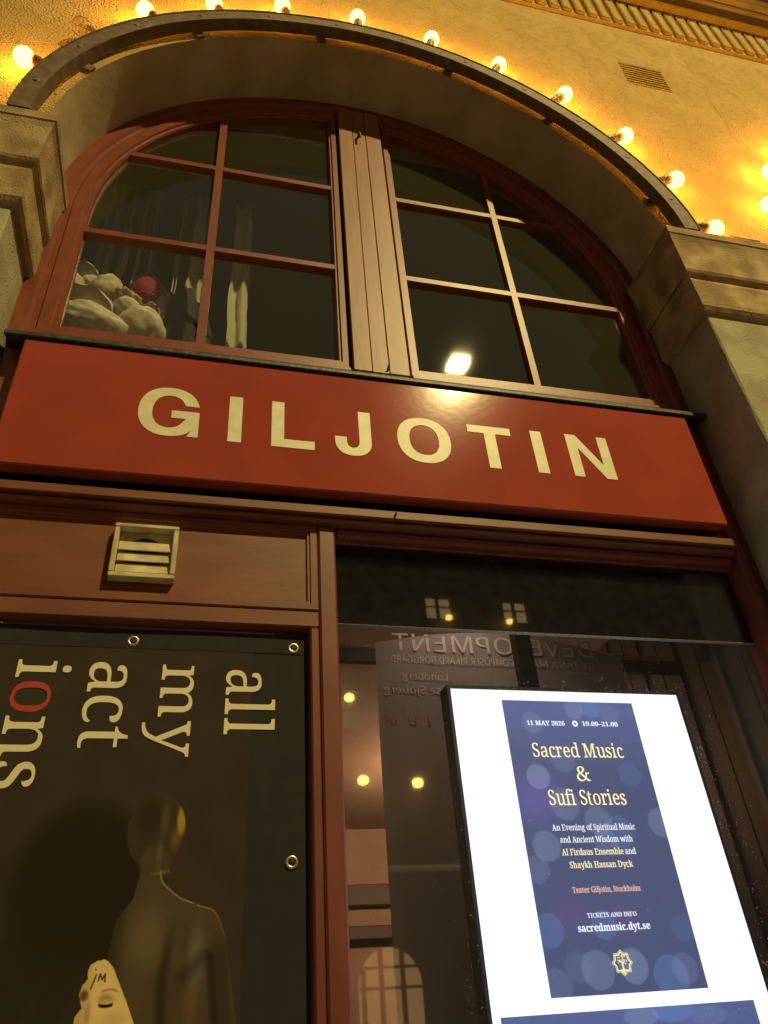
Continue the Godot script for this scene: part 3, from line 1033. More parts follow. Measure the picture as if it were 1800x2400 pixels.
# ------------------------------------------------------------------ room behind the arched window
func build_upper_room() -> void:
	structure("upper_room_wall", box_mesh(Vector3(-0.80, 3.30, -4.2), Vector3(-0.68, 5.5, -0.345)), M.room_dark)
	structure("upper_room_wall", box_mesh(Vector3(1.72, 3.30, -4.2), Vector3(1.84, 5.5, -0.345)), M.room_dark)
	var ledge := thing("window_bench", "pale board bench inside the window, under the white sacks", "bench")
	part("bench_top", box_mesh(Vector3(-0.66, 3.40, -0.85), Vector3(0.42, 3.425, -0.36), 0.004), M.room, ledge)
	part("bench_front", box_mesh(Vector3(-0.66, 3.30, -0.83), Vector3(0.42, 3.399, -0.81), 0.0), M.room, ledge)
	# sacks: centre, radii, tilt, label
	var S := [
		[Vector3(-0.44, 3.53, -0.60), Vector3(0.19, 0.11, 0.15), 0.0, "large white sack under the rest of the pile"],
		[Vector3(-0.43, 3.70, -0.70), Vector3(0.19, 0.11, 0.10), 6.0, "broad white sack in the back of the pile, low down"],
		[Vector3(-0.50, 3.87, -0.75), Vector3(0.12, 0.11, 0.09), 0.0, "white sack in the back of the pile, left side"],
		[Vector3(-0.33, 3.92, -0.74), Vector3(0.09, 0.12, 0.08), 0.0, "white sack behind the pink cap"],
		[Vector3(-0.445, 3.612, -0.45), Vector3(0.125, 0.062, 0.085), -16.0, "long white sack at the bottom left corner of the pane"],
		[Vector3(-0.289, 3.640, -0.45), Vector3(0.072, 0.066, 0.075), -8.0, "round white sack at the bottom, left of the black cloth"],
		[Vector3(-0.495, 3.785, -0.50), Vector3(0.090, 0.055, 0.075), -22.0, "creased white sack lying across the pile, second row"],
		[Vector3(-0.358, 3.800, -0.52), Vector3(0.046, 0.042, 0.06), 0.0, "small white sack wedged below the tan cloth"],
		[Vector3(-0.578, 3.945, -0.54), Vector3(0.042, 0.045, 0.05), 0.0, "white sack against the frame, under the topmost one"],
		[Vector3(-0.525, 4.040, -0.62), Vector3(0.040, 0.040, 0.05), 0.0, "small white sack in the middle of the pile"],
		[Vector3(-0.462, 4.015, -0.61), Vector3(0.052, 0.060, 0.06), -24.0, "drooping white sack right of the pile's middle"],
		[Vector3(-0.572, 4.140, -0.66), Vector3(0.055, 0.055, 0.06), 0.0, "topmost grey-white sack in the left corner"],
	]
	for k in S.size():
		var s = S[k]
		var o := part("sack", blob(s[1] * 1.2, 100 + k, 0.13, 1.2), M.white_cloth, self, s[0])
		o.rotation_degrees.z = s[2]
		tag(o, s[3], "sack", "white sacks piled behind the window")
	var tc := part("cloth_bundle", blob(Vector3(0.062, 0.036, 0.06), 201, 0.3, 2.0), M.tan_cloth, self, Vector3(-0.375, 3.925, -0.57))
	tc.rotation_degrees.z = -18
	tag(tc, "tan cloth bundle under the pink cap", "cloth")
	var tc2 := part("cloth_bundle", blob(Vector3(0.034, 0.045, 0.04), 207, 0.4, 2.4), M.white_cloth, self, Vector3(-0.268, 3.752, -0.47))
	tag(tc2, "small crumpled cream cloth right of the round sack", "cloth")
	var cap := thing("knitted_cap", "pink-red knitted cap on top of the pile behind the glass", "cap", Vector3(-0.320, 4.09, -0.66))
	part("crown", blob(Vector3(0.075, 0.105, 0.075), 211, 0.10, 1.2), M.pink_cloth, cap)
	part("brim", blob(Vector3(0.078, 0.03, 0.078), 213, 0.15, 2.0), M.pink_cloth, cap, Vector3(0.0, -0.075, 0))
	var coat := thing("black_garment", "crumpled black garment right of the white sacks", "garment", Vector3(-0.165, 3.425, -0.56))
	part("body", blob(Vector3(0.11, 0.30, 0.13), 221, 0.45, 1.4), M.dark_cloth, coat, Vector3(0, 0.24, 0))
	part("sleeve", blob(Vector3(0.05, 0.17, 0.06), 223, 0.4, 1.6), M.dark_cloth, coat, Vector3(0.075, 0.13, 0.06))
	# narrow pale curtain lengths hanging behind
	var rod := thing("curtain_rod", "dark rod high inside the arched window that carries the curtain lengths", "curtain rod")
	part("rod", tube([Vector3(-0.68, 5.02, -0.78), Vector3(1.72, 5.02, -0.78)], 0.012, 0.012, 8), M.black, rod)
	var strips := [[-0.545, 0.060, 3.44, "widest of the pale curtain lengths nearest the left frame"], [-0.470, 0.030, 3.44, "narrow pale curtain length, second from the left frame"], [-0.405, 0.022, 3.44, "narrow pale curtain length left of the cap"], [-0.352, 0.024, 3.44, "narrow pale curtain length behind the cap"], [-0.235, 0.022, 3.44, "narrow pale curtain length right of the cap"], [-0.150, 0.070, 3.44, "broad pale curtain length left of the upright muntin"], [0.045, 0.085, 3.44, "broad pale curtain length right of the upright muntin"]]
	for k in strips.size():
		var s = strips[k]
		var n := FastNoiseLite.new()
		n.seed = 300 + k
		n.frequency = 1.0
		var cs := SurfaceTool.new()
		cs.begin(Mesh.PRIMITIVE_TRIANGLES)
		cs.set_smooth_group(0)
		var U := 8
		var V := 40
		var grid := []
		for j in V + 1:
			var row := []
			var y: float = lerpf(s[2], 5.01, float(j) / V)
			var wob: float = 0.012 * n.get_noise_2d(0.0, y * 2.5)
			var wid: float = s[1] * (1.0 + 0.12 * n.get_noise_2d(9.0, y * 3.0))
			for i in U + 1:
				var u := float(i) / U - 0.5
				row.append(Vector3(s[0] + wob + u * wid, y, -0.78 + 0.02 * sin(u * 9.0 + k) + 0.015 * n.get_noise_2d(u * 4.0, y * 2.0)))
			grid.append(row)
		for j in V:
			for i in U:
				quad(cs, grid[j][i], grid[j + 1][i], grid[j + 1][i + 1], grid[j][i + 1])
		cs.index()
		cs.generate_normals()
		tag(part("curtain_length", cs.commit(), M.curtain, self), s[3], "curtain", "pale curtain lengths behind the arched window")

# ------------------------------------------------------------------ the red sign
func ell(cx: float, cy: float, rx: float, ry: float, a0: float, a1: float, n := 28, e := 2.25) -> PackedVector2Array:
	var p := PackedVector2Array()
	for k in n + 1:
		var a := deg_to_rad(lerpf(a0, a1, float(k) / n))
		var c := cos(a)
		var s := sin(a)
		p.append(Vector2(cx + rx * signf(c) * pow(absf(c), 2.0 / e), cy + ry * signf(s) * pow(absf(s), 2.0 / e)))
	return p

func build_sign() -> void:
	var s := thing("theatre_sign", "long red sign with cream capitals above the shop window", "sign")
	var zf := -0.19
	part("panel", box_mesh(Vector3(-0.557, 2.797, -0.232), Vector3(1.579, 3.258, zf), 0.004), M.sign_red, s)
	part("backing", box_mesh(Vector3(-0.55, 2.80, -0.262), Vector3(1.575, 3.23, -0.2325)), M.black, s)  # black and run wide, to keep lamplight off the board behind
	var G := ell(-0.1355, 3.0303, 0.0835, 0.0915, 14.0, 320.0, 60)
	G.append_array(PackedVector2Array([Vector2(-0.083, 2.9425), Vector2(-0.0523, 2.9425), Vector2(-0.0530, 3.0356), Vector2(-0.129, 3.0356), Vector2(-0.129, 3.0075), Vector2(-0.0885, 3.0075)]))
	var gi := ell(-0.1355, 3.0303, 0.046, 0.0605, 24.0, 325.0, 50)
	gi.reverse()
	G.append_array(gi)
	var J := PackedVector2Array([Vector2(0.4082, 3.1085), Vector2(0.4082, 2.988)])
	J.append_array(ell(0.3892, 2.988, 0.0190, 0.0255, -8.0, -172.0, 16))
	J.append_array(PackedVector2Array([Vector2(0.3702, 3.0025), Vector2(0.3354, 3.0025)]))
	J.append_array(ell(0.3900, 2.988, 0.0546, 0.0555, -180.0, 0.0, 30))
	J.append(Vector2(0.4446, 3.1085))
	var letters := [G, rect(0.0285, 2.9405, 0.0662, 3.1145),
		PackedVector2Array([Vector2(0.1505, 2.939), Vector2(0.275, 2.939), Vector2(0.275, 2.9695), Vector2(0.1868, 2.9695), Vector2(0.1868, 3.1135), Vector2(0.1505, 3.1135)]), J, null,
		PackedVector2Array([Vector2(0.8076, 2.9375), Vector2(0.8446, 2.9375), Vector2(0.8446, 3.077), Vector2(0.8972, 3.077), Vector2(0.8972, 3.1068), Vector2(0.7544, 3.1068), Vector2(0.7544, 3.077), Vector2(0.8076, 3.077)]),
		rect(0.9660, 2.9375, 1.0036, 3.109),
		PackedVector2Array([Vector2(1.0877, 2.9385), Vector2(1.1225, 2.9385), Vector2(1.1225, 3.058), Vector2(1.1975, 2.9385), Vector2(1.2335, 2.9385), Vector2(1.2335, 3.1115), Vector2(1.1988, 3.1115), Vector2(1.1988, 2.992), Vector2(1.1237, 3.1115), Vector2(1.0877, 3.1115)])]
	for k in letters.size():
		if letters[k] == null:
			# the round O: two outlines, no slit
			var st := new_st()
			var a := ell(0.6092, 3.0215, 0.0838, 0.0893, 0, 354, 59)
			var b := ell(0.6092, 3.0222, 0.0463, 0.0597, 0, 354, 59)
			band(st, a, zf, a, zf + 0.0012)
			band(st, a, zf + 0.0012, b, zf + 0.0012)
			band(st, b, zf + 0.0012, b, zf)
			part("letter", mesh_of(st), M.sign_letter, s)
		else:
			part("letter", prism_mesh(letters[k], zf - 0.001, zf + 0.0012), M.sign_letter, s)

# ------------------------------------------------------------------ shop front joinery
func build_shopfront() -> void:
	var f := thing("shopfront", "red-brown wooden shop front with panel, post and large pane below the sign", "shopfront")
	part("sign_board", box_mesh(Vector3(-0.625, 2.7665, -0.335), Vector3(1.672, 3.285, -0.2625)), M.shop_wood, f)
	part("header", box_mesh(Vector3(-0.625, 2.7365, -0.335), Vector3(1.604, 2.7660, -0.216), 0.003), M.shop_wood, f)
	part("drip_moulding", box_mesh(Vector3(-0.615, 2.7200, -0.33), Vector3(1.602, 2.7362, -0.228), 0.006), M.shop_wood, f)
	# upper left panel
	var pn := Node3D.new()
	pn.name = "transom_panel"
	f.add_child(pn, true)
	var st := new_st()
	var o := rect(-0.59, 2.455, 0.2885, 2.7195)
	part("panel_frame", frame_mesh(o, _even(4, 0.030), -0.30, -0.2525, 0.005), M.shop_wood, pn)
	part("panel_field", box_mesh(Vector3(-0.57, 2.475, -0.29), Vector3(0.27, 2.700, -0.2645)), M.shop_wood, pn)
	part("rail", box_mesh(Vector3(-0.59, 2.408, -0.30), Vector3(0.2892, 2.4525, -0.2545), 0.003), M.shop_wood, f)
	part("left_stile", box_mesh(Vector3(-0.627, 0.0, -0.335), Vector3(-0.592, 2.7195, -0.25), 0.003), M.post_wood, f)
	# post between banner and pane: flat face with a bead
	part("post", box_mesh(Vector3(0.2895, 0.0, -0.33), Vector3(0.3365, 2.7195, -0.2485), 0.005), M.post_wood, f)
	part("post_bead", box_mesh(Vector3(0.266, 0.0, -0.33), Vector3(0.2892, 2.4075, -0.254), 0.004), M.post_wood, f)
	part("head_rail", box_mesh(Vector3(0.337, 2.690, -0.33), Vector3(1.602, 2.7195, -0.254), 0.008), M.post_wood, f)
	part("right_stile", box_mesh(Vector3(1.6045, 0.0, -0.335), Vector3(1.640, 3.258, -0.232), 0.006), M.post_wood, f)
	part("right_stile", box_mesh(Vector3(1.6405, 0.0, -0.335), Vector3(1.672, 3.258, -0.240), 0.004), M.post_wood, f)
	part("stall_riser", box_mesh(Vector3(0.337, 0.0, -0.33), Vector3(1.602, 0.62, -0.262), 0.004), M.shop_wood, f)
	part("screw", tube([Vector3(0.505, 2.752, -0.217), Vector3(0.505, 2.751, -0.206)], 0.004, 0.003, 8), M.brass, f)
	part("screw", tube([Vector3(0.512, 2.728, -0.229), Vector3(0.512, 2.727, -0.223)], 0.003, 0.003, 8), M.black, f)
	# glass of the big window, with the putty round its edge
	var gs := new_st()
	flat(gs, rect(0.337, 0.62, 1.6045, 2.692), -0.288)
	part("pane", mesh_of(gs), M.glass, f)
	var g2 := new_st()
	flat(g2, rect(0.337, 0.62, 1.6045, 2.692), -0.294)
	part("pane", mesh_of(g2), M.glass, f)
	for e in [[Vector3(0.337, 0.62, 0), Vector3(0.337, 2.688, 0)], [Vector3(0.34, 2.689, 0), Vector3(1.60, 2.689, 0)]]:
		var ps := new_st()
		var n := FastNoiseLite.new()
		n.seed = 77
		n.frequency = 12.0
		var steps := 120
		for k in steps:
			var a: Vector3 = e[0].lerp(e[1], float(k) / steps)
			var b: Vector3 = e[0].lerp(e[1], float(k + 1) / steps)
			var w := 0.0035 + 0.0035 * n.get_noise_1d(k * 0.11)
			w = maxf(w, 0.0015)
			if absf(a.x - b.x) < 1e-5:
				quad(ps, Vector3(a.x, a.y, -0.2865), Vector3(a.x, b.y, -0.2865), Vector3(a.x + w, b.y, -0.2865), Vector3(a.x + w, a.y, -0.2865))
				quad(ps, Vector3(a.x, a.y, -0.280), Vector3(a.x, b.y, -0.280), Vector3(a.x + w, b.y, -0.2865), Vector3(a.x + w, a.y, -0.2865))
			else:
				quad(ps, Vector3(a.x, a.y - w * 0.4, -0.2865), Vector3(a.x, a.y, -0.283), Vector3(b.x, b.y, -0.283), Vector3(b.x, b.y - w * 0.4, -0.2865))
		part("putty", mesh_of(ps), M.putty, f)
	# dark board behind the top of the pane, with a pale lower edge
	part("fascia_board", box_mesh(Vector3(0.339, 2.447, -0.312), Vector3(1.601, 2.72, -0.300)), M.fascia, f)
	part("fascia_edge", box_mesh(Vector3(0.339, 2.4445, -0.3125), Vector3(1.601, 2.4465, -0.2995)), M.putty, f)
	# dust flecks on the inside of the glass
	var mm := MultiMesh.new()
	mm.transform_format = MultiMesh.TRANSFORM_3D
	var fm := BoxMesh.new()
	fm.size = Vector3(1, 1, 0.25)
	mm.mesh = fm
	mm.instance_count = 1300
	for k in mm.instance_count:
		var p := Vector3(rng.randf_range(0.36, 1.595), rng.randf_range(1.2, 2.42), -0.2955)
		if k % 3 > 0:
			# more of them lie round the edge of the display
			var t := rng.randf()
			var e := absf(rng.randfn(0.0, 0.035))
			match rng.randi() % 3:
				0: p = Vector3(0.62 - e, lerpf(1.3, 2.25, t), -0.2955)
				1: p = Vector3(1.29 + e, lerpf(1.3, 2.25, t), -0.2955)
				2: p = Vector3(lerpf(0.6, 1.3, t), 2.26 + e, -0.2955)
		var s := rng.randf_range(0.0003, 0.0008)
		var bs := Basis(Vector3(0, 0, 1), rng.randf() * PI) * Basis.from_scale(Vector3(s * rng.randf_range(1.0, 5.0), s, s))
		mm.set_instance_transform(k, Transform3D(bs, p))
	var dust := MultiMeshInstance3D.new()
	dust.name = "dust"
	dust.multimesh = mm
	dust.material_override = M.dust
	dust.set_meta("kind", "stuff")
	f.add_child(dust)
	# exhaust vent on the transom panel
	var v := thing("exhaust_vent", "square cream plastic louvre vent on the brown panel, top flap missing", "vent", Vector3(-0.155, 2.595, -0.2645))
	var fr := new_st()
	for e in [[Vector3(-0.079, 0.066, 0), Vector3(0.079, 0.078, 0.028)], [Vector3(-0.079, -0.082, 0), Vector3(0.079, -0.068, 0.028)], [Vector3(-0.079, -0.0679, 0), Vector3(-0.066, 0.0659, 0.028)], [Vector3(0.066, -0.0679, 0), Vector3(0.079, 0.0659, 0.028)]]:
		box(fr, e[0], e[1], 0.0025)
	part("frame", mesh_of(fr), M.vent_white, v)
	part("back_plate", box_mesh(Vector3(-0.0655, -0.0675, 0.0005), Vector3(0.0655, 0.0655, 0.003)), M.vent_white, v)
	var duct := part("duct_black_disc", lathe([[0.0, 0.0], [0.050, 0.0], [0.050, 0.0012], [0.0, 0.0012]], 32), M.black, v, Vector3(0, -0.002, 0.0032))  # black disc painted for the dark inside the duct; nothing is cut open
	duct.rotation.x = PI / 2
	for k in 3:
		var lv := part("louvre", box_mesh(Vector3(-0.0645, -0.032, -0.001), Vector3(0.0645, 0.0, 0.0025), 0.001), M.vent_white, v, Vector3(0, 0.032 - 0.0325 * k, 0.008))
		lv.rotation_degrees.x = -17

# ------------------------------------------------------------------ the hanging banner
func sm(a: float, b: float, x: float) -> float:
	return smoothstep(a, b, x)

func seg_d(p: Vector2, a: Vector2, b: Vector2) -> float:
	return p.distance_to(Geometry2D.get_closest_point_to_segment(p, a, b))

func banner_print() -> ImageTexture:
	var W := 560
	var H := 920
	var x0 := -0.60
	var x1 := 0.1275
	var y0 := 1.17
	var y1 := 2.365
	var im := Image.create(W, H, false, Image.FORMAT_RGB8)
	var n := FastNoiseLite.new()
	n.seed = 91
	n.frequency = 7.0
	n.fractal_octaves = 4
	var body := PackedVector2Array([Vector2(-0.075, 1.87), Vector2(-0.036, 1.849), Vector2(-0.032, 1.831), Vector2(-0.003, 1.805), Vector2(0.039, 1.787), Vector2(0.071, 1.772), Vector2(0.089, 1.741), Vector2(0.109, 1.654), Vector2(0.122, 1.586), Vector2(0.13, 1.17), Vector2(-0.11, 1.17), Vector2(-0.10, 1.598), Vector2(-0.125, 1.695), Vector2(-0.115, 1.768), Vector2(-0.09, 1.80)])
	var face := PackedVector2Array([Vector2(-0.127, 1.701), Vector2(-0.119, 1.697), Vector2(-0.11, 1.687), Vector2(-0.096, 1.661), Vector2(-0.079, 1.63), Vector2(-0.062, 1.596), Vector2(-0.02, 1.50), Vector2(-0.20, 1.50), Vector2(-0.168, 1.602), Vector2(-0.168, 1.611), Vector2(-0.157, 1.626), Vector2(-0.161, 1.636), Vector2(-0.165, 1.647), Vector2(-0.161, 1.661), Vector2(-0.153, 1.671), Vector2(-0.155, 1.684), Vector2(-0.151, 1.694), Vector2(-0.139, 1.70)])
	var rim := [Vector2(-0.041, 1.853), Vector2(-0.035, 1.831), Vector2(-0.003, 1.805), Vector2(0.022, 1.794), Vector2(0.039, 1.787), Vector2(0.069, 1.776), Vector2(0.087, 1.745), Vector2(0.1, 1.70), Vector2(0.112, 1.62)]
	var fine_rim := []
	for k in rim.size() - 1:
		for q in 6:
			fine_rim.append(rim[k].cubic_interpolate(rim[k + 1], rim[maxi(k - 1, 0)], rim[mini(k + 2, rim.size() - 1)], q / 6.0))
	rim = fine_rim
	var marks := [[Vector2(-0.139, 1.677), Vector2(-0.1415, 1.668)], [Vector2(-0.1415, 1.668), Vector2(-0.146, 1.655)], [Vector2(-0.134, 1.667), Vector2(-0.132, 1.678)], [Vector2(-0.132, 1.678), Vector2(-0.1275, 1.669)], [Vector2(-0.1275, 1.669), Vector2(-0.123, 1.678)], [Vector2(-0.123, 1.678), Vector2(-0.1225, 1.665)], [Vector2(-0.141, 1.6855), Vector2(-0.1408, 1.6851)]]
	for j in H:
		for i in W:
			var p := Vector2(lerpf(x0, x1, (i + 0.5) / W), lerpf(y1, y0, (j + 0.5) / H))
			var v := n.get_noise_2d(p.x, p.y)
			var c := Color(0.255, 0.225, 0.205) * (1.0 + 0.10 * v)
			# large dark silhouette behind
			var q := (p - Vector2(-0.19, 1.83)) / Vector2(0.13, 0.155)
			c = c.lerp(Color(0.175, 0.15, 0.13), 0.85 * sm(1.2, 0.80, q.length()))
			q = (p - Vector2(-0.24, 1.50)) / Vector2(0.20, 0.27)
			c = c.lerp(Color(0.19, 0.17, 0.145), 0.8 * sm(1.15, 0.8, q.length()))
			for k in 5:
				var fx := -0.36 + 0.07 * k + (p.y - 1.5) * 0.35
				c = c.lerp(Color(0.24, 0.215, 0.18), 0.5 * sm(0.02, 0.0, absf(p.x - fx)) * sm(1.72, 1.6, p.y))
			# figure seen from behind: back, shoulder blades, arm
			if Geometry2D.is_point_in_polygon(p, body):
				c = Color(0.339, 0.296, 0.242) * (1.0 + 0.10 * v)
				c = c.lerp(Color(0.237, 0.210, 0.177), 0.8 * sm(0.030, 0.0, absf(p.x - (0.085 + (1.72 - p.y) * 0.10))) * sm(1.76, 1.70, p.y))
				c = c.lerp(Color(0.258, 0.226, 0.188), 0.6 * sm(0.014, 0.0, absf(p.x + 0.015)) * sm(1.80, 1.68, p.y))
				q = (p - Vector2(-0.055, 1.735)) / Vector2(0.05, 0.07)
				c = c.lerp(Color(0.452, 0.398, 0.296), 0.65 * sm(1.3, 0.1, q.length()))
				q = (p - Vector2(0.040, 1.70)) / Vector2(0.018, 0.065)
				c = c.lerp(Color(0.452, 0.446, 0.430), 0.75 * sm(1.4, 0.2, q.rotated(0.25).length()))
				q = (p - Vector2(0.035, 1.62)) / Vector2(0.016, 0.05)
				c = c.lerp(Color(0.462, 0.354, 0.237), 0.6 * sm(1.3, 0.2, q.length()))
				c = c.lerp(Color(0.247, 0.215, 0.177), sm(-0.085, -0.125, p.x))
				# spine, lower edge of the shoulder blade, line between arm and back
				c = c.lerp(Color(0.16, 0.14, 0.115), 0.55 * sm(0.016, 0.0, absf(p.x + 0.012 + 0.01 * sin(p.y * 20.0))) * sm(1.79, 1.66, p.y))
				c = c.lerp(Color(0.17, 0.15, 0.125), 0.45 * sm(0.022, 0.0, seg_d(p, Vector2(0.015, 1.665), Vector2(0.055, 1.70))))
				c = c.lerp(Color(0.15, 0.13, 0.11), 0.6 * sm(0.015, 0.0, seg_d(p, Vector2(0.066, 1.70), Vector2(0.085, 1.56))))
				c = c.lerp(Color(0.36, 0.33, 0.28), 0.35 * sm(0.012, 0.0, seg_d(p, Vector2(-0.01, 1.78), Vector2(0.045, 1.765))))
			# head, rounded by its own print tones
			q = (p - Vector2(-0.057, 1.931)) / Vector2(0.0575, 0.075)
			var hd := sm(1.03, 0.985, q.length())
			c = c.lerp(Color(0.269, 0.237, 0.188) * (1.0 + 0.08 * v), hd)
			var q2 := (p - Vector2(-0.075, 1.955)) / Vector2(0.03, 0.045)
			c = c.lerp(Color(0.204, 0.177, 0.145), 0.7 * sm(1.4, 0.2, q2.length()) * hd)
			q2 = (p - Vector2(-0.042, 1.952)) / Vector2(0.009, 0.035)
			c = c.lerp(Color(0.387, 0.360, 0.301), 0.6 * sm(1.5, 0.2, q2.length()) * hd)
			q2 = (p - Vector2(-0.0535, 1.868)) / Vector2(0.030, 0.036)
			c = c.lerp(Color(0.323, 0.285, 0.231), sm(1.15, 0.8, q2.length()))
			q2 = (p - Vector2(-0.047, 1.885)) / Vector2(0.007, 0.03)
			c = c.lerp(Color(0.430, 0.398, 0.333), 0.6 * sm(1.4, 0.2, q2.length()))
			# gold-lit cheek and rims
			q2 = (p - Vector2(-0.008, 1.951)) / Vector2(0.0105, 0.036)
			c = c.lerp(Color(0.72, 0.58, 0.27), 0.9 * sm(1.2, 0.5, q2.length()) * hd)
			q2 = (p - Vector2(-0.018, 1.912)) / Vector2(0.012, 0.025)
			c = c.lerp(Color(0.50, 0.40, 0.20), 0.7 * sm(1.3, 0.2, q2.length()) * hd)
			c = c.lerp(Color(0.46, 0.40, 0.28), 0.7 * sm(0.0048, 0.002, seg_d(p, Vector2(-0.056, 1.847), Vector2(-0.026, 1.852))))
			for k in rim.size() - 1:
				if k > 19 and k < 23:
					continue
				if absf(p.x - rim[k].x) > 0.02 or absf(p.y - rim[k].y) > 0.03:
					continue
				var keep := 0.7 * sm(44.0, 24.0, float(k))
				c = c.lerp(Color(0.62, 0.51, 0.31), keep * sm(0.0028, 0.0006, seg_d(p, rim[k], rim[k + 1])))
			# pale cut-out of a face: brow, closed lids, nose
			if Geometry2D.is_point_in_polygon(p, face):
				c = Color(0.90, 0.80, 0.58) * (1.0 + 0.04 * v)
				c = c.lerp(Color(0.74, 0.62, 0.42), 0.6 * sm(-0.135, -0.16, p.x))
				q2 = (p - Vector2(-0.117, 1.637)) / Vector2(0.016, 0.011)
				c = c.lerp(Color(0.60, 0.48, 0.32), 0.75 * sm(1.3, 0.2, q2.length()))
				q2 = (p - Vector2(-0.116, 1.633)) / Vector2(0.011, 0.006)
				c = c.lerp(Color(0.84, 0.73, 0.52), 0.8 * sm(1.2, 0.4, q2.length()))
				var lash := 1.6265 + 55.0 * pow(p.x + 0.116, 2) * 0.25
				c = c.lerp(Color(0.13, 0.10, 0.09), sm(0.0034, 0.0014, absf(p.y - lash)) * sm(0.0135, 0.011, absf(p.x + 0.116)))
				var brow := 1.6525 - 18.0 * pow(p.x + 0.112, 2)
				c = c.lerp(Color(0.62, 0.50, 0.33), 0.7 * sm(0.003, 0.001, absf(p.y - brow)) * sm(0.018, 0.012, absf(p.x + 0.112)))
				q2 = (p - Vector2(-0.156, 1.645)) / Vector2(0.009, 0.010)
				c = c.lerp(Color(0.38, 0.29, 0.20), 0.9 * sm(1.25, 0.4, q2.length()))
				q2 = (p - Vector2(-0.146, 1.615)) / Vector2(0.006, 0.022)
				c = c.lerp(Color(0.66, 0.54, 0.36), 0.6 * sm(1.4, 0.2, q2.length()))
				q2 = (p - Vector2(-0.098, 1.605)) / Vector2(0.022, 0.014)
				c = c.lerp(Color(0.80, 0.66, 0.45), 0.6 * sm(1.4, 0.2, q2.length()))
				for m in marks:
					c = c.lerp(Color(0.25, 0.19, 0.14), 0.85 * sm(0.0019, 0.0008, seg_d(p, m[0], m[1])))
			im.set_pixel(i, j, c)
	return ImageTexture.create_from_image(im)

func build_banner() -> void:
	var b := thing("theatre_banner", "dark printed banner with brass eyelets and serif words turned on their side", "banner")
	var z := -0.278
	# cloth with a slight sag; the printed field and the wide hem round it
	var x0 := -0.60
	var x1 := 0.253
	var y0 := 0.9
	var y1 := 2.393
	var wav := func(x: float, y: float) -> float:
		return z + 0.0014 * sin(x * 9.0 + y * 3.0) + 0.0018 * sin(y * 7.0)
	var mk := func(ax: float, ay: float, bx: float, by: float, lift: float) -> ArrayMesh:
		var st := SurfaceTool.new()
		st.begin(Mesh.PRIMITIVE_TRIANGLES)
		st.set_smooth_group(0)
		var U := 40
		var V := 60
		for j in V:
			for i in U:
				var c := []
				for k in [[0, 0], [0, 1], [1, 1], [1, 0]]:
					var u := float(i + k[0]) / U
					var v := float(j + k[1]) / V
					c.append([lerpf(ax, bx, u), lerpf(ay, by, v), u, 1.0 - v])
				for t in [[0, 1, 2], [0, 2, 3]]:
					for q in t:
						st.set_uv(Vector2(c[q][2], c[q][3]))
						st.add_vertex(Vector3(c[q][0], c[q][1], wav.call(c[q][0], c[q][1]) + lift))
		st.index()
		st.generate_normals()
		return st.commit()
	part("hem", mk.call(x0, y0, x1, y1, 0.0), M.banner_hem, b)
	var pm := StandardMaterial3D.new()
	pm.albedo_texture = banner_print()
	pm.roughness = 0.6
	pm.metallic_specular = 0.15
	pm.texture_repeat = false
	part("printed_field", mk.call(x0, 1.17, 0.1275, 2.365 if false else 2.365, 0.0009), pm, b)
	part("top_hem", mk.call(x0, 2.342, x1, y1, 0.0016), M.banner_hem, b)
	# eyelets
	for p in [Vector2(-0.158 * 0.985, 2.3615), Vector2(0.2265, 2.3585), Vector2(0.2235, 1.863), Vector2(-0.54, 2.362)]:
		var e := Node3D.new()
		e.name = "eyelet"
		b.add_child(e, true)
		e.position = Vector3(p.x, p.y, wav.call(p.x, p.y) + 0.0018)
		e.rotation.x = PI / 2
		part("ring", lathe([[0.0075, -0.001], [0.0072, 0.001], [0.0085, 0.0024], [0.0115, 0.0024], [0.0138, 0.001], [0.0142, 0.0]], 24), M.brass, e)
		part("dark_disc", lathe([[0.0, 0.0004], [0.0076, 0.0004], [0.0076, 0.0]], 24), M.black, e)  # black disc stands for the dark seen through the eyelet
	# words, turned a quarter clockwise: letters run down, their tops point right
	var words := [["all", 0.0675, 2.294, 2.136, 0.083], ["my", -0.0805, 2.3025, 2.085, 0.074], ["act", -0.2405, 2.304, 2.102, 0.083], ["ions", -0.396, 2.304, 2.016, 0.083]]
	var f: Font = M.font_serif
	var xh := text_mesh("x", f).get_aabb().size.y
	var base := cap_of(f, "serif").position.y
	for w in words:
		var word: String = w[0]
		var total := 0.0
		for ch in word:
			total += text_mesh(ch, f).get_aabb().size.x
		var sy: float = w[4] / xh
		var gap := 0.010
		var sx: float = (w[2] - w[3] - gap * (word.length() - 1)) / total
		var y: float = w[2]
		for ch in word:
			var t := text_mesh(ch, f, 0.02)
			var bb := t.get_aabb()
			var m: Material = M.banner_red if ch == "o" and word == "ions" else M.banner_letter
			var o := part("letter", t, m, b)
			var xm: float = w[1] + 0.04
			o.transform = Transform3D(Basis(Vector3(0, -sx, 0), Vector3(sy, 0, 0), Vector3(0, 0, 0.02)), Vector3(w[1] - base * sy, y + bb.position.x * sx, wav.call(xm, y - 0.03) + 0.0019))
			y -= bb.size.x * sx + gap

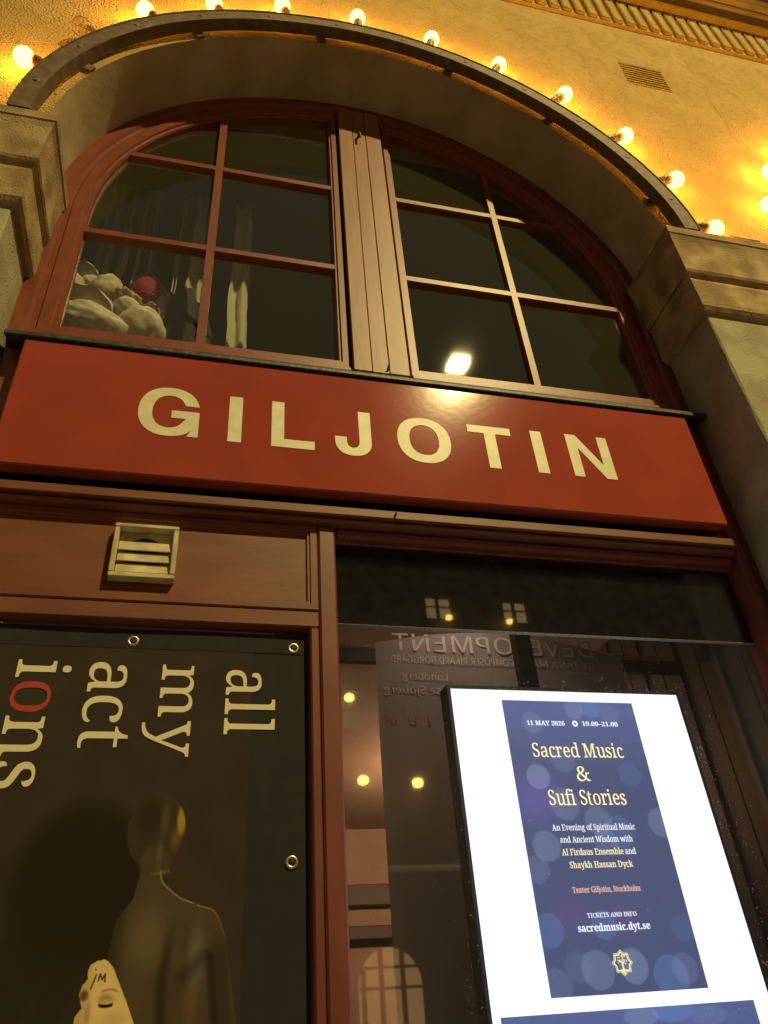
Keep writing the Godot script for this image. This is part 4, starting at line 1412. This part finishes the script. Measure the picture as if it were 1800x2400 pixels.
# ------------------------------------------------------------------ the bright display
func slide_image() -> ImageTexture:
	var W := 360
	var H := 640
	var im := Image.create(W, H, false, Image.FORMAT_RGB8)
	var spots := [[0.53, 0.035, 0.075, 0.30], [0.66, 0.02, 0.09, 0.28], [0.80, 0.05, 0.08, 0.14], [0.20, 0.09, 0.085, 0.22], [0.37, 0.235, 0.095, 0.20], [0.17, 0.30, 0.09, 0.42], [0.32, 0.40, 0.11, 0.26], [0.84, 0.29, 0.09, 0.16], [0.53, 0.46, 0.10, 0.26], [0.66, 0.50, 0.11, 0.2], [0.55, 0.535, 0.09, 0.2], [0.14, 0.545, 0.10, 0.32], [0.05, 0.62, 0.09, 0.2], [0.98, 0.47, 0.10, 0.3], [0.06, 0.81, 0.10, 0.24], [0.42, 0.80, 0.09, 0.25], [0.32, 0.93, 0.11, 0.28], [0.55, 0.925, 0.10, 0.38], [0.20, 0.92, 0.09, 0.14], [0.78, 0.96, 0.12, 0.26], [0.88, 0.94, 0.09, 0.2], [0.05, 0.97, 0.1, 0.18], [0.93, 0.82, 0.08, 0.12]]
	for j in H:
		for i in W:
			var u := (i + 0.5) / W
			var v := (j + 0.5) / H
			var c := Color(0.25, 0.29, 0.44)  # navy lifted: the screen's bloom is put into the slide colour
			c = c.lerp(Color(0.33, 0.38, 0.60), 0.75 * sm(0.35, 0.0, v))
			c = c.lerp(Color(0.40, 0.34, 0.66), 0.6 * sm(0.28, 0.0, Vector2(u - 0.12, (v - 0.38) * 1.7).length()))
			c = c.lerp(Color(0.40, 0.24, 0.48), 0.5 * sm(0.18, 0.0, Vector2(u - 0.55, (v - 0.79) * 1.7).length()))
			c = c.lerp(Color(0.38, 0.27, 0.46), 0.45 * sm(0.2, 0.0, Vector2(u - 0.2, (v - 0.76) * 1.7).length()))
			for s in spots:
				var d := Vector2(u - s[0], (v - s[1]) * 1.7778).length()
				var col := Color(0.60, 0.66, 0.78) if int(s[0] * 100) % 3 > 0 else Color(0.38, 0.62, 0.92)
				c = c.lerp(col, s[3] * 0.95 * sm(s[2], s[2] - 0.014, d))
			im.set_pixel(i, j, c)
	return ImageTexture.create_from_image(im)

func build_display() -> void:
	var d := thing("display_screen", "tall bright white display in the shop window showing a concert notice", "display")
	var z := -0.350
	part("housing", box_mesh(Vector3(0.638, 1.082, -0.405), Vector3(1.333, 2.309, z - 0.001), 0.004), M.bezel, d)
	part("screen_face", box_mesh(Vector3(0.651, 1.095, z - 0.0009), Vector3(1.320, 2.296, z)), glow(Color(0.90, 0.97, 1.0), 1.30), d)
	var im := slide_image()
	var sl := StandardMaterial3D.new()
	sl.albedo_color = Color(0, 0, 0)
	sl.roughness = 0.6
	sl.emission_enabled = true
	sl.emission = Color(1, 1, 1)
	sl.emission_operator = BaseMaterial3D.EMISSION_OP_MULTIPLY
	sl.emission_texture = im
	sl.emission_energy_multiplier = 1.0
	for e in [[0.789, 1.597, 1.172, 2.268], [0.669, 1.12, 1.277, 1.569]]:
		var st := SurfaceTool.new()
		st.begin(Mesh.PRIMITIVE_TRIANGLES)
		var c := [[e[0], e[1], 0, 1], [e[0], e[3], 0, 0], [e[2], e[3], 1, 0], [e[2], e[1], 1, 1]]
		for k in [0, 1, 2, 0, 2, 3]:
			st.set_uv(Vector2(c[k][2], c[k][3]))
			st.add_vertex(Vector3(c[k][0], c[k][1], z + 0.0008))
		st.generate_normals()
		part("screen_slide", st.commit(), sl, d)
	var white := glow(Color(0.94, 0.97, 1.0), 1.0)
	var gold := glow(Color(1.0, 0.95, 0.70), 1.05)
	var rose := glow(Color(0.98, 0.78, 0.68), 0.95)
	var zt := z + 0.0014
	line_of_text("11 MAY 2026", "serifb", 0.8495, 0.9567, 2.2004, 0.0122, zt, white, d, "screen_text")
	line_of_text("19.00–21.00", "serifb", 1.0082, 1.1124, 2.2008, 0.0122, zt, white, d, "screen_text")
	line_of_text("Sacred Music", "serif", 0.8515, 1.1076, 2.1162, 0.0362, zt, gold, d, "screen_text")
	line_of_text("&", "serif", 0.9603, 0.9964, 2.0558, 0.0360, zt, gold, d, "screen_text")
	line_of_text("Sufi Stories", "serif", 0.8710, 1.0818, 1.9966, 0.0362, zt, gold, d, "screen_text")
	line_of_text("An Evening of Spiritual Music", "serif", 0.8652, 1.0881, 1.937, 0.0140, zt, white, d, "screen_text")
	line_of_text("and Ancient Wisdom with", "serif", 0.8799, 1.0733, 1.909, 0.0140, zt, white, d, "screen_text")
	line_of_text("Al Firdaus Ensemble", "serif", 0.8783, 1.0405, 1.8806, 0.0140, zt, gold, d, "screen_text")
	line_of_text("and", "serif", 1.0455, 1.0741, 1.8806, 0.0140, zt, white, d, "screen_text")
	line_of_text("Shaykh Hassan Dyck", "serif", 0.8927, 1.0579, 1.852, 0.0140, zt, gold, d, "screen_text")
	line_of_text("Teater Giljotin, Stockholm", "serif", 0.8870, 1.0625, 1.799, 0.0122, zt, rose, d, "screen_text")
	line_of_text("TICKETS AND INFO", "serif", 0.9112, 1.0363, 1.7466, 0.0092, zt, white, d, "screen_text")
	line_of_text("sacredmusic.dyt.se", "serifb", 0.8821, 1.0639, 1.7188, 0.0152, zt, white, d, "screen_text")
	# little rosette between date and hours
	var ros := new_st()
	for k in 8:
		var a := TAU * k / 8
		var c := Vector2(0.9869 + 0.0058 * cos(a), 2.2062 + 0.0058 * sin(a))
		var pp := PackedVector2Array()
		for q in 8:
			pp.append(c + Vector2(0.0030 * cos(TAU * q / 8), 0.0030 * sin(TAU * q / 8)))
		flat(ros, pp, zt + 0.0005)
	part("screen_rosette", mesh_of(ros), white, d)
	# emblem: eight-pointed star outline round a small tree
	var em := new_st()
	var cx := 0.9735
	var cy := 1.6550
	for ring in [[0.0258, 0.0012], [0.0225, 0.0024]]:
		var o := PackedVector2Array()
		for k in 16:
			var a := TAU * k / 16 + PI / 2
			var r: float = ring[0] * (1.0 if k % 2 == 0 else 0.785)
			o.append(Vector2(cx + r * cos(a), cy + r * sin(a)))
		band(em, o, zt, inset(o, _even(16, ring[1])), zt)
	for bnch in [[0.0, -0.013, 0.0, 0.004, 0.0016], [0.0, -0.002, -0.007, 0.004, 0.0009], [0.0, -0.002, 0.007, 0.004, 0.0009], [-0.006, -0.0135, 0.006, -0.0135, 0.0012], [0.0, -0.017, 0.0, -0.0135, 0.0028]]:
		var a := Vector2(cx + bnch[0], cy + bnch[1])
		var b := Vector2(cx + bnch[2], cy + bnch[3])
		var nn: Vector2 = (b - a).normalized().orthogonal() * bnch[4]
		flat(em, PackedVector2Array([a + nn, b + nn * 0.6, b - nn * 0.6, a - nn]), zt)
	for k in 46:
		var a := rng.randf() * TAU
		var r := 0.0115 * sqrt(rng.randf())
		var c := Vector2(cx + r * cos(a), cy + 0.0045 + r * 0.9 * sin(a))
		var u := Vector2.from_angle(rng.randf() * TAU)
		flat(em, PackedVector2Array([c + u * 0.0019, c + u.orthogonal() * 0.0008, c - u * 0.0019, c - u.orthogonal() * 0.0008]), zt)
	part("screen_emblem", mesh_of(em), gold, d)
	# black pole that carries the display
	part("pole", box_mesh(Vector3(0.888, 2.20, -0.445), Vector3(0.938, 2.95, -0.406), 0.003), M.black, d)
	var al := AreaLight3D.new()
	al.name = "display_light"
	al.area_size = Vector2(0.66, 1.19)
	al.light_color = Color(0.72, 0.84, 1.0)
	al.light_energy = 0.7
	al.area_range = 20.0
	al.area_attenuation = 2.0
	al.shadow_enabled = true
	al.position = Vector3(0.985, 1.70, z + 0.004)
	al.rotation_degrees.y = 180
	d.add_child(al)

# ------------------------------------------------------------------ foyer behind the shop window
func build_foyer() -> void:
	structure("foyer_floor", box_mesh(Vector3(-0.70, -0.2, -4.2), Vector3(3.0, 0.0, -0.335)), M.board_dark)
	structure("foyer_ceiling", box_mesh(Vector3(-0.70, 2.90, -4.2), Vector3(3.0, 2.95, -0.335)), M.room)
	structure("foyer_wall", box_mesh(Vector3(-0.80, 0.0, -4.2), Vector3(-0.70, 2.95, -0.335)), M.room)
	structure("foyer_wall", box_mesh(Vector3(0.255, 0.0, -1.0), Vector3(0.285, 2.90, -0.335)), M.room)
	structure("foyer_wall", box_mesh(Vector3(3.0, 0.0, -4.2), Vector3(3.1, 2.95, -0.335)), M.room)
	# dark upright boards lining the right side of the display window
	var lin_ := thing("board_lining", "dark upright boards lining the right side of the shop window", "panelling")
	for k in 9:
		var z1 := -0.338 - 0.105 * k
		part("board", box_mesh(Vector3(1.665 + 0.003 * (k % 2), 0.0, z1 - 0.102), Vector3(1.70, 2.89, z1), 0.004), M.board_dark, lin_)
	var sh := thing("wall_shelf", "two dark shelves one above the other on the foyer's back wall", "shelf", Vector3(0, 0, -4.2))
	part("board", box_mesh(Vector3(-0.6, 2.39, 0.0), Vector3(2.6, 2.52, 0.10), 0.005), M.board_dark, sh)
	part("board", box_mesh(Vector3(-0.6, 2.19, 0.0), Vector3(2.6, 2.27, 0.10), 0.005), M.board_dark, sh)
	part("back_panel", box_mesh(Vector3(-0.6, 2.271, 0.0), Vector3(2.6, 2.389, 0.03), 0.0), M.room, sh)
	# added unseen lamp, put on the ceiling to warm the foyer
	var lp := thing("added_ceiling_lamp", "round warm lamp added unseen on the foyer ceiling, above the fascia board", "ceiling lamp", Vector3(1.5, 2.86, -2.7))
	part("lamp_bowl", lathe([[0.0, -0.07], [0.08, -0.06], [0.14, -0.02], [0.15, 0.02], [0.0, 0.02]], 24), glow(Color(1.0, 0.72, 0.42), 2.5), lp)
	part("rose", lathe([[0.06, 0.021], [0.06, 0.04], [0.0, 0.04]], 16), M.brass, lp)
	var ol := OmniLight3D.new()
	ol.name = "added_ceiling_lamp_light"
	ol.light_color = Color(1.0, 0.74, 0.54)
	ol.light_energy = 2.4
	ol.light_size = 0.1
	ol.omni_range = 20.0
	ol.omni_attenuation = 2.0
	ol.shadow_enabled = true
	ol.position = Vector3(0, -0.10, 0)
	lp.add_child(ol)
	# pale rail over a dark band across the window
	var r := thing("picture_rail", "pale rail over a dark band, crossing behind the paper poster", "rail")
	part("rail", box_mesh(Vector3(0.30, 2.594, -0.76), Vector3(1.655, 2.609, -0.73), 0.004), M.putty, r)
	part("band", box_mesh(Vector3(0.30, 2.548, -0.755), Vector3(1.655, 2.5935, -0.735), 0.002), M.black, r)
	part("bracket", prism_mesh(PackedVector2Array([Vector2(1.352, 2.609), Vector2(1.352, 2.585), Vector2(1.37, 2.572), Vector2(1.40, 2.594), Vector2(1.40, 2.611)]), -0.730, -0.726), M.print_pale, r)
	part("cord", tube([Vector3(1.415, 2.592, -0.727), Vector3(1.425, 2.55, -0.722), Vector3(1.42, 2.50, -0.72), Vector3(1.435, 2.44, -0.72), Vector3(1.43, 2.38, -0.72)], 0.0022, 0.0018), M.print_pale, r)
	# paper poster facing the foyer, so that its print shows reversed from the street
	var p := thing("paper_poster", "grey paper poster seen from behind, its words reversed, behind the display", "poster")
	var st := SurfaceTool.new()
	st.begin(Mesh.PRIMITIVE_TRIANGLES)
	st.set_smooth_group(0)
	var U := 32
	var V := 30
	var g := []
	for j in V + 1:
		var row := []
		for i in U + 1:
			var u := float(i) / U
			var x := lerpf(0.536, 1.385, u)
			var ytop := 2.585 + 0.062 * sin(PI * clampf(u, 0, 1)) - 0.02 * u
			var t := float(j) / V
			var y := lerpf(0.95, ytop, t)
			row.append(Vector3(x, y, -0.70 + 0.03 * pow(t, 6)))
		g.append(row)
	for j in V:
		for i in U:
			quad(st, g[j][i], g[j + 1][i], g[j + 1][i + 1], g[j][i + 1])
	st.index()
	st.generate_normals()
	M.paper.backlight_enabled = true
	M.paper.backlight = Color(0.16, 0.14, 0.13)
	for k in [M.print_pale, M.print_rose, M.print_tan, M.print_slate]:
		k.backlight_enabled = true
		k.backlight = Color(0.16, 0.14, 0.13)
	part("sheet", st.commit(), M.paper, p)
	var zt := -0.682
	var rows := [["DEVELOPMENT", 0.593, 1.287, 2.562, 0.060, M.print_pale, "sans"], ["BY TANA MANE", 1.01, 1.282, 2.522, 0.024, M.print_pale, "sans"], ["COMPOSER RIKARD BORGGÅRD", 0.584, 0.995, 2.522, 0.024, M.print_pale, "sans"], ["Lundberg", 0.616, 0.765, 2.468, 0.024, M.print_pale, "sans"], ["Elise Sjöberg", 0.555, 0.78, 2.424, 0.024, M.print_pale, "sans"], ["I  U  M", 0.562, 0.70, 2.328, 0.024, M.print_rose, "sans"]]
	for e in rows:
		var f: Font = M["font_" + e[6]]
		var t := text_mesh(e[0], f, 0.02)
		var b := t.get_aabb()
		var h := cap_of(f, e[6])
		var sx: float = (e[2] - e[1]) / b.size.x
		var sy: float = e[4] / h.size.y
		var o := part("print_line", t, e[5], p)
		# turned to face the foyer
		var lift := 0.03 * pow((e[3] - 0.95) / 1.66, 6)
		o.transform = Transform3D(Basis(Vector3(-sx, 0, 0), Vector3(0, sy, 0), Vector3(0, 0, -0.05)), Vector3(e[2] + b.position.x * sx, e[3] - h.position.y * sy, -0.700 + lift + 0.0035))
	# added unseen spotlight, put behind the fascia board to light the poster's words
	var sp := thing("added_spotlight", "added unseen spotlight at the top of the shop window, lighting the paper poster", "spotlight", Vector3(0.80, 2.80, -0.40))
	part("can", lathe([[0.0, 0.10], [0.03, 0.10], [0.035, 0.09], [0.035, 0.0], [0.031, 0.0], [0.031, 0.09]], 20), M.black, sp)
	part("lamp_face", lathe([[0.0, 0.006], [0.030, 0.006], [0.030, 0.004], [0.0, 0.004]], 20), glow(Color(1.0, 0.85, 0.7), 3.0), sp)
	sp.rotation_degrees = Vector3(42, 0, 0)
	var sl := SpotLight3D.new()
	sl.name = "added_spotlight_light"
	sl.light_color = Color(1.0, 0.86, 0.74)
	sl.light_energy = 0.075
	sl.light_size = 0.03
	sl.spot_angle = 58.0
	sl.spot_angle_attenuation = 1.0
	sl.spot_range = 10.0
	sl.spot_attenuation = 2.0
	sl.shadow_enabled = true
	sl.rotation_degrees.x = -90
	sl.position = Vector3(0, -0.01, 0)
	sp.add_child(sl)
	# dried branch at the right edge
	var tw := thing("dried_branch", "bundle of dried golden-brown twigs in the window corner right of the display", "branch", Vector3(1.475, 0.62, -0.42))
	var trng := RandomNumberGenerator.new()
	trng.seed = 66
	part("stem", tube([Vector3(0, 0, 0), Vector3(0.005, 0.45, 0.0), Vector3(-0.03, 0.92, 0.0), Vector3(-0.06, 1.0, 0.01)], 0.006, 0.004), M.twig, tw)
	for k in 16:
		var p0 := Vector3(-0.01 - 0.03 * trng.randf(), 0.84 + 0.16 * trng.randf(), trng.randf_range(-0.02, 0.02))
		var dir := Vector3(trng.randf_range(-0.8, 0.8), trng.randf_range(-0.3, 1.0), trng.randf_range(-0.2, 0.4)).normalized()
		var pts := [p0]
		for q in 6:
			dir = (dir + Vector3(trng.randf_range(-0.5, 0.5), trng.randf_range(-0.5, 0.35), trng.randf_range(-0.2, 0.2))).normalized()
			pts.append(pts[-1] + dir * 0.020)
		part("twig", tube(pts, 0.0028, 0.0012, 5), M.twig, tw)
	var vase := part("vase", lathe([[0.0, -0.62], [0.06, -0.62], [0.07, -0.4], [0.035, -0.05], [0.03, 0.02], [0.035, 0.03], [0.028, 0.03], [0.02, -0.05]], 24), M.stone, tw)
	vase.name = "vase"
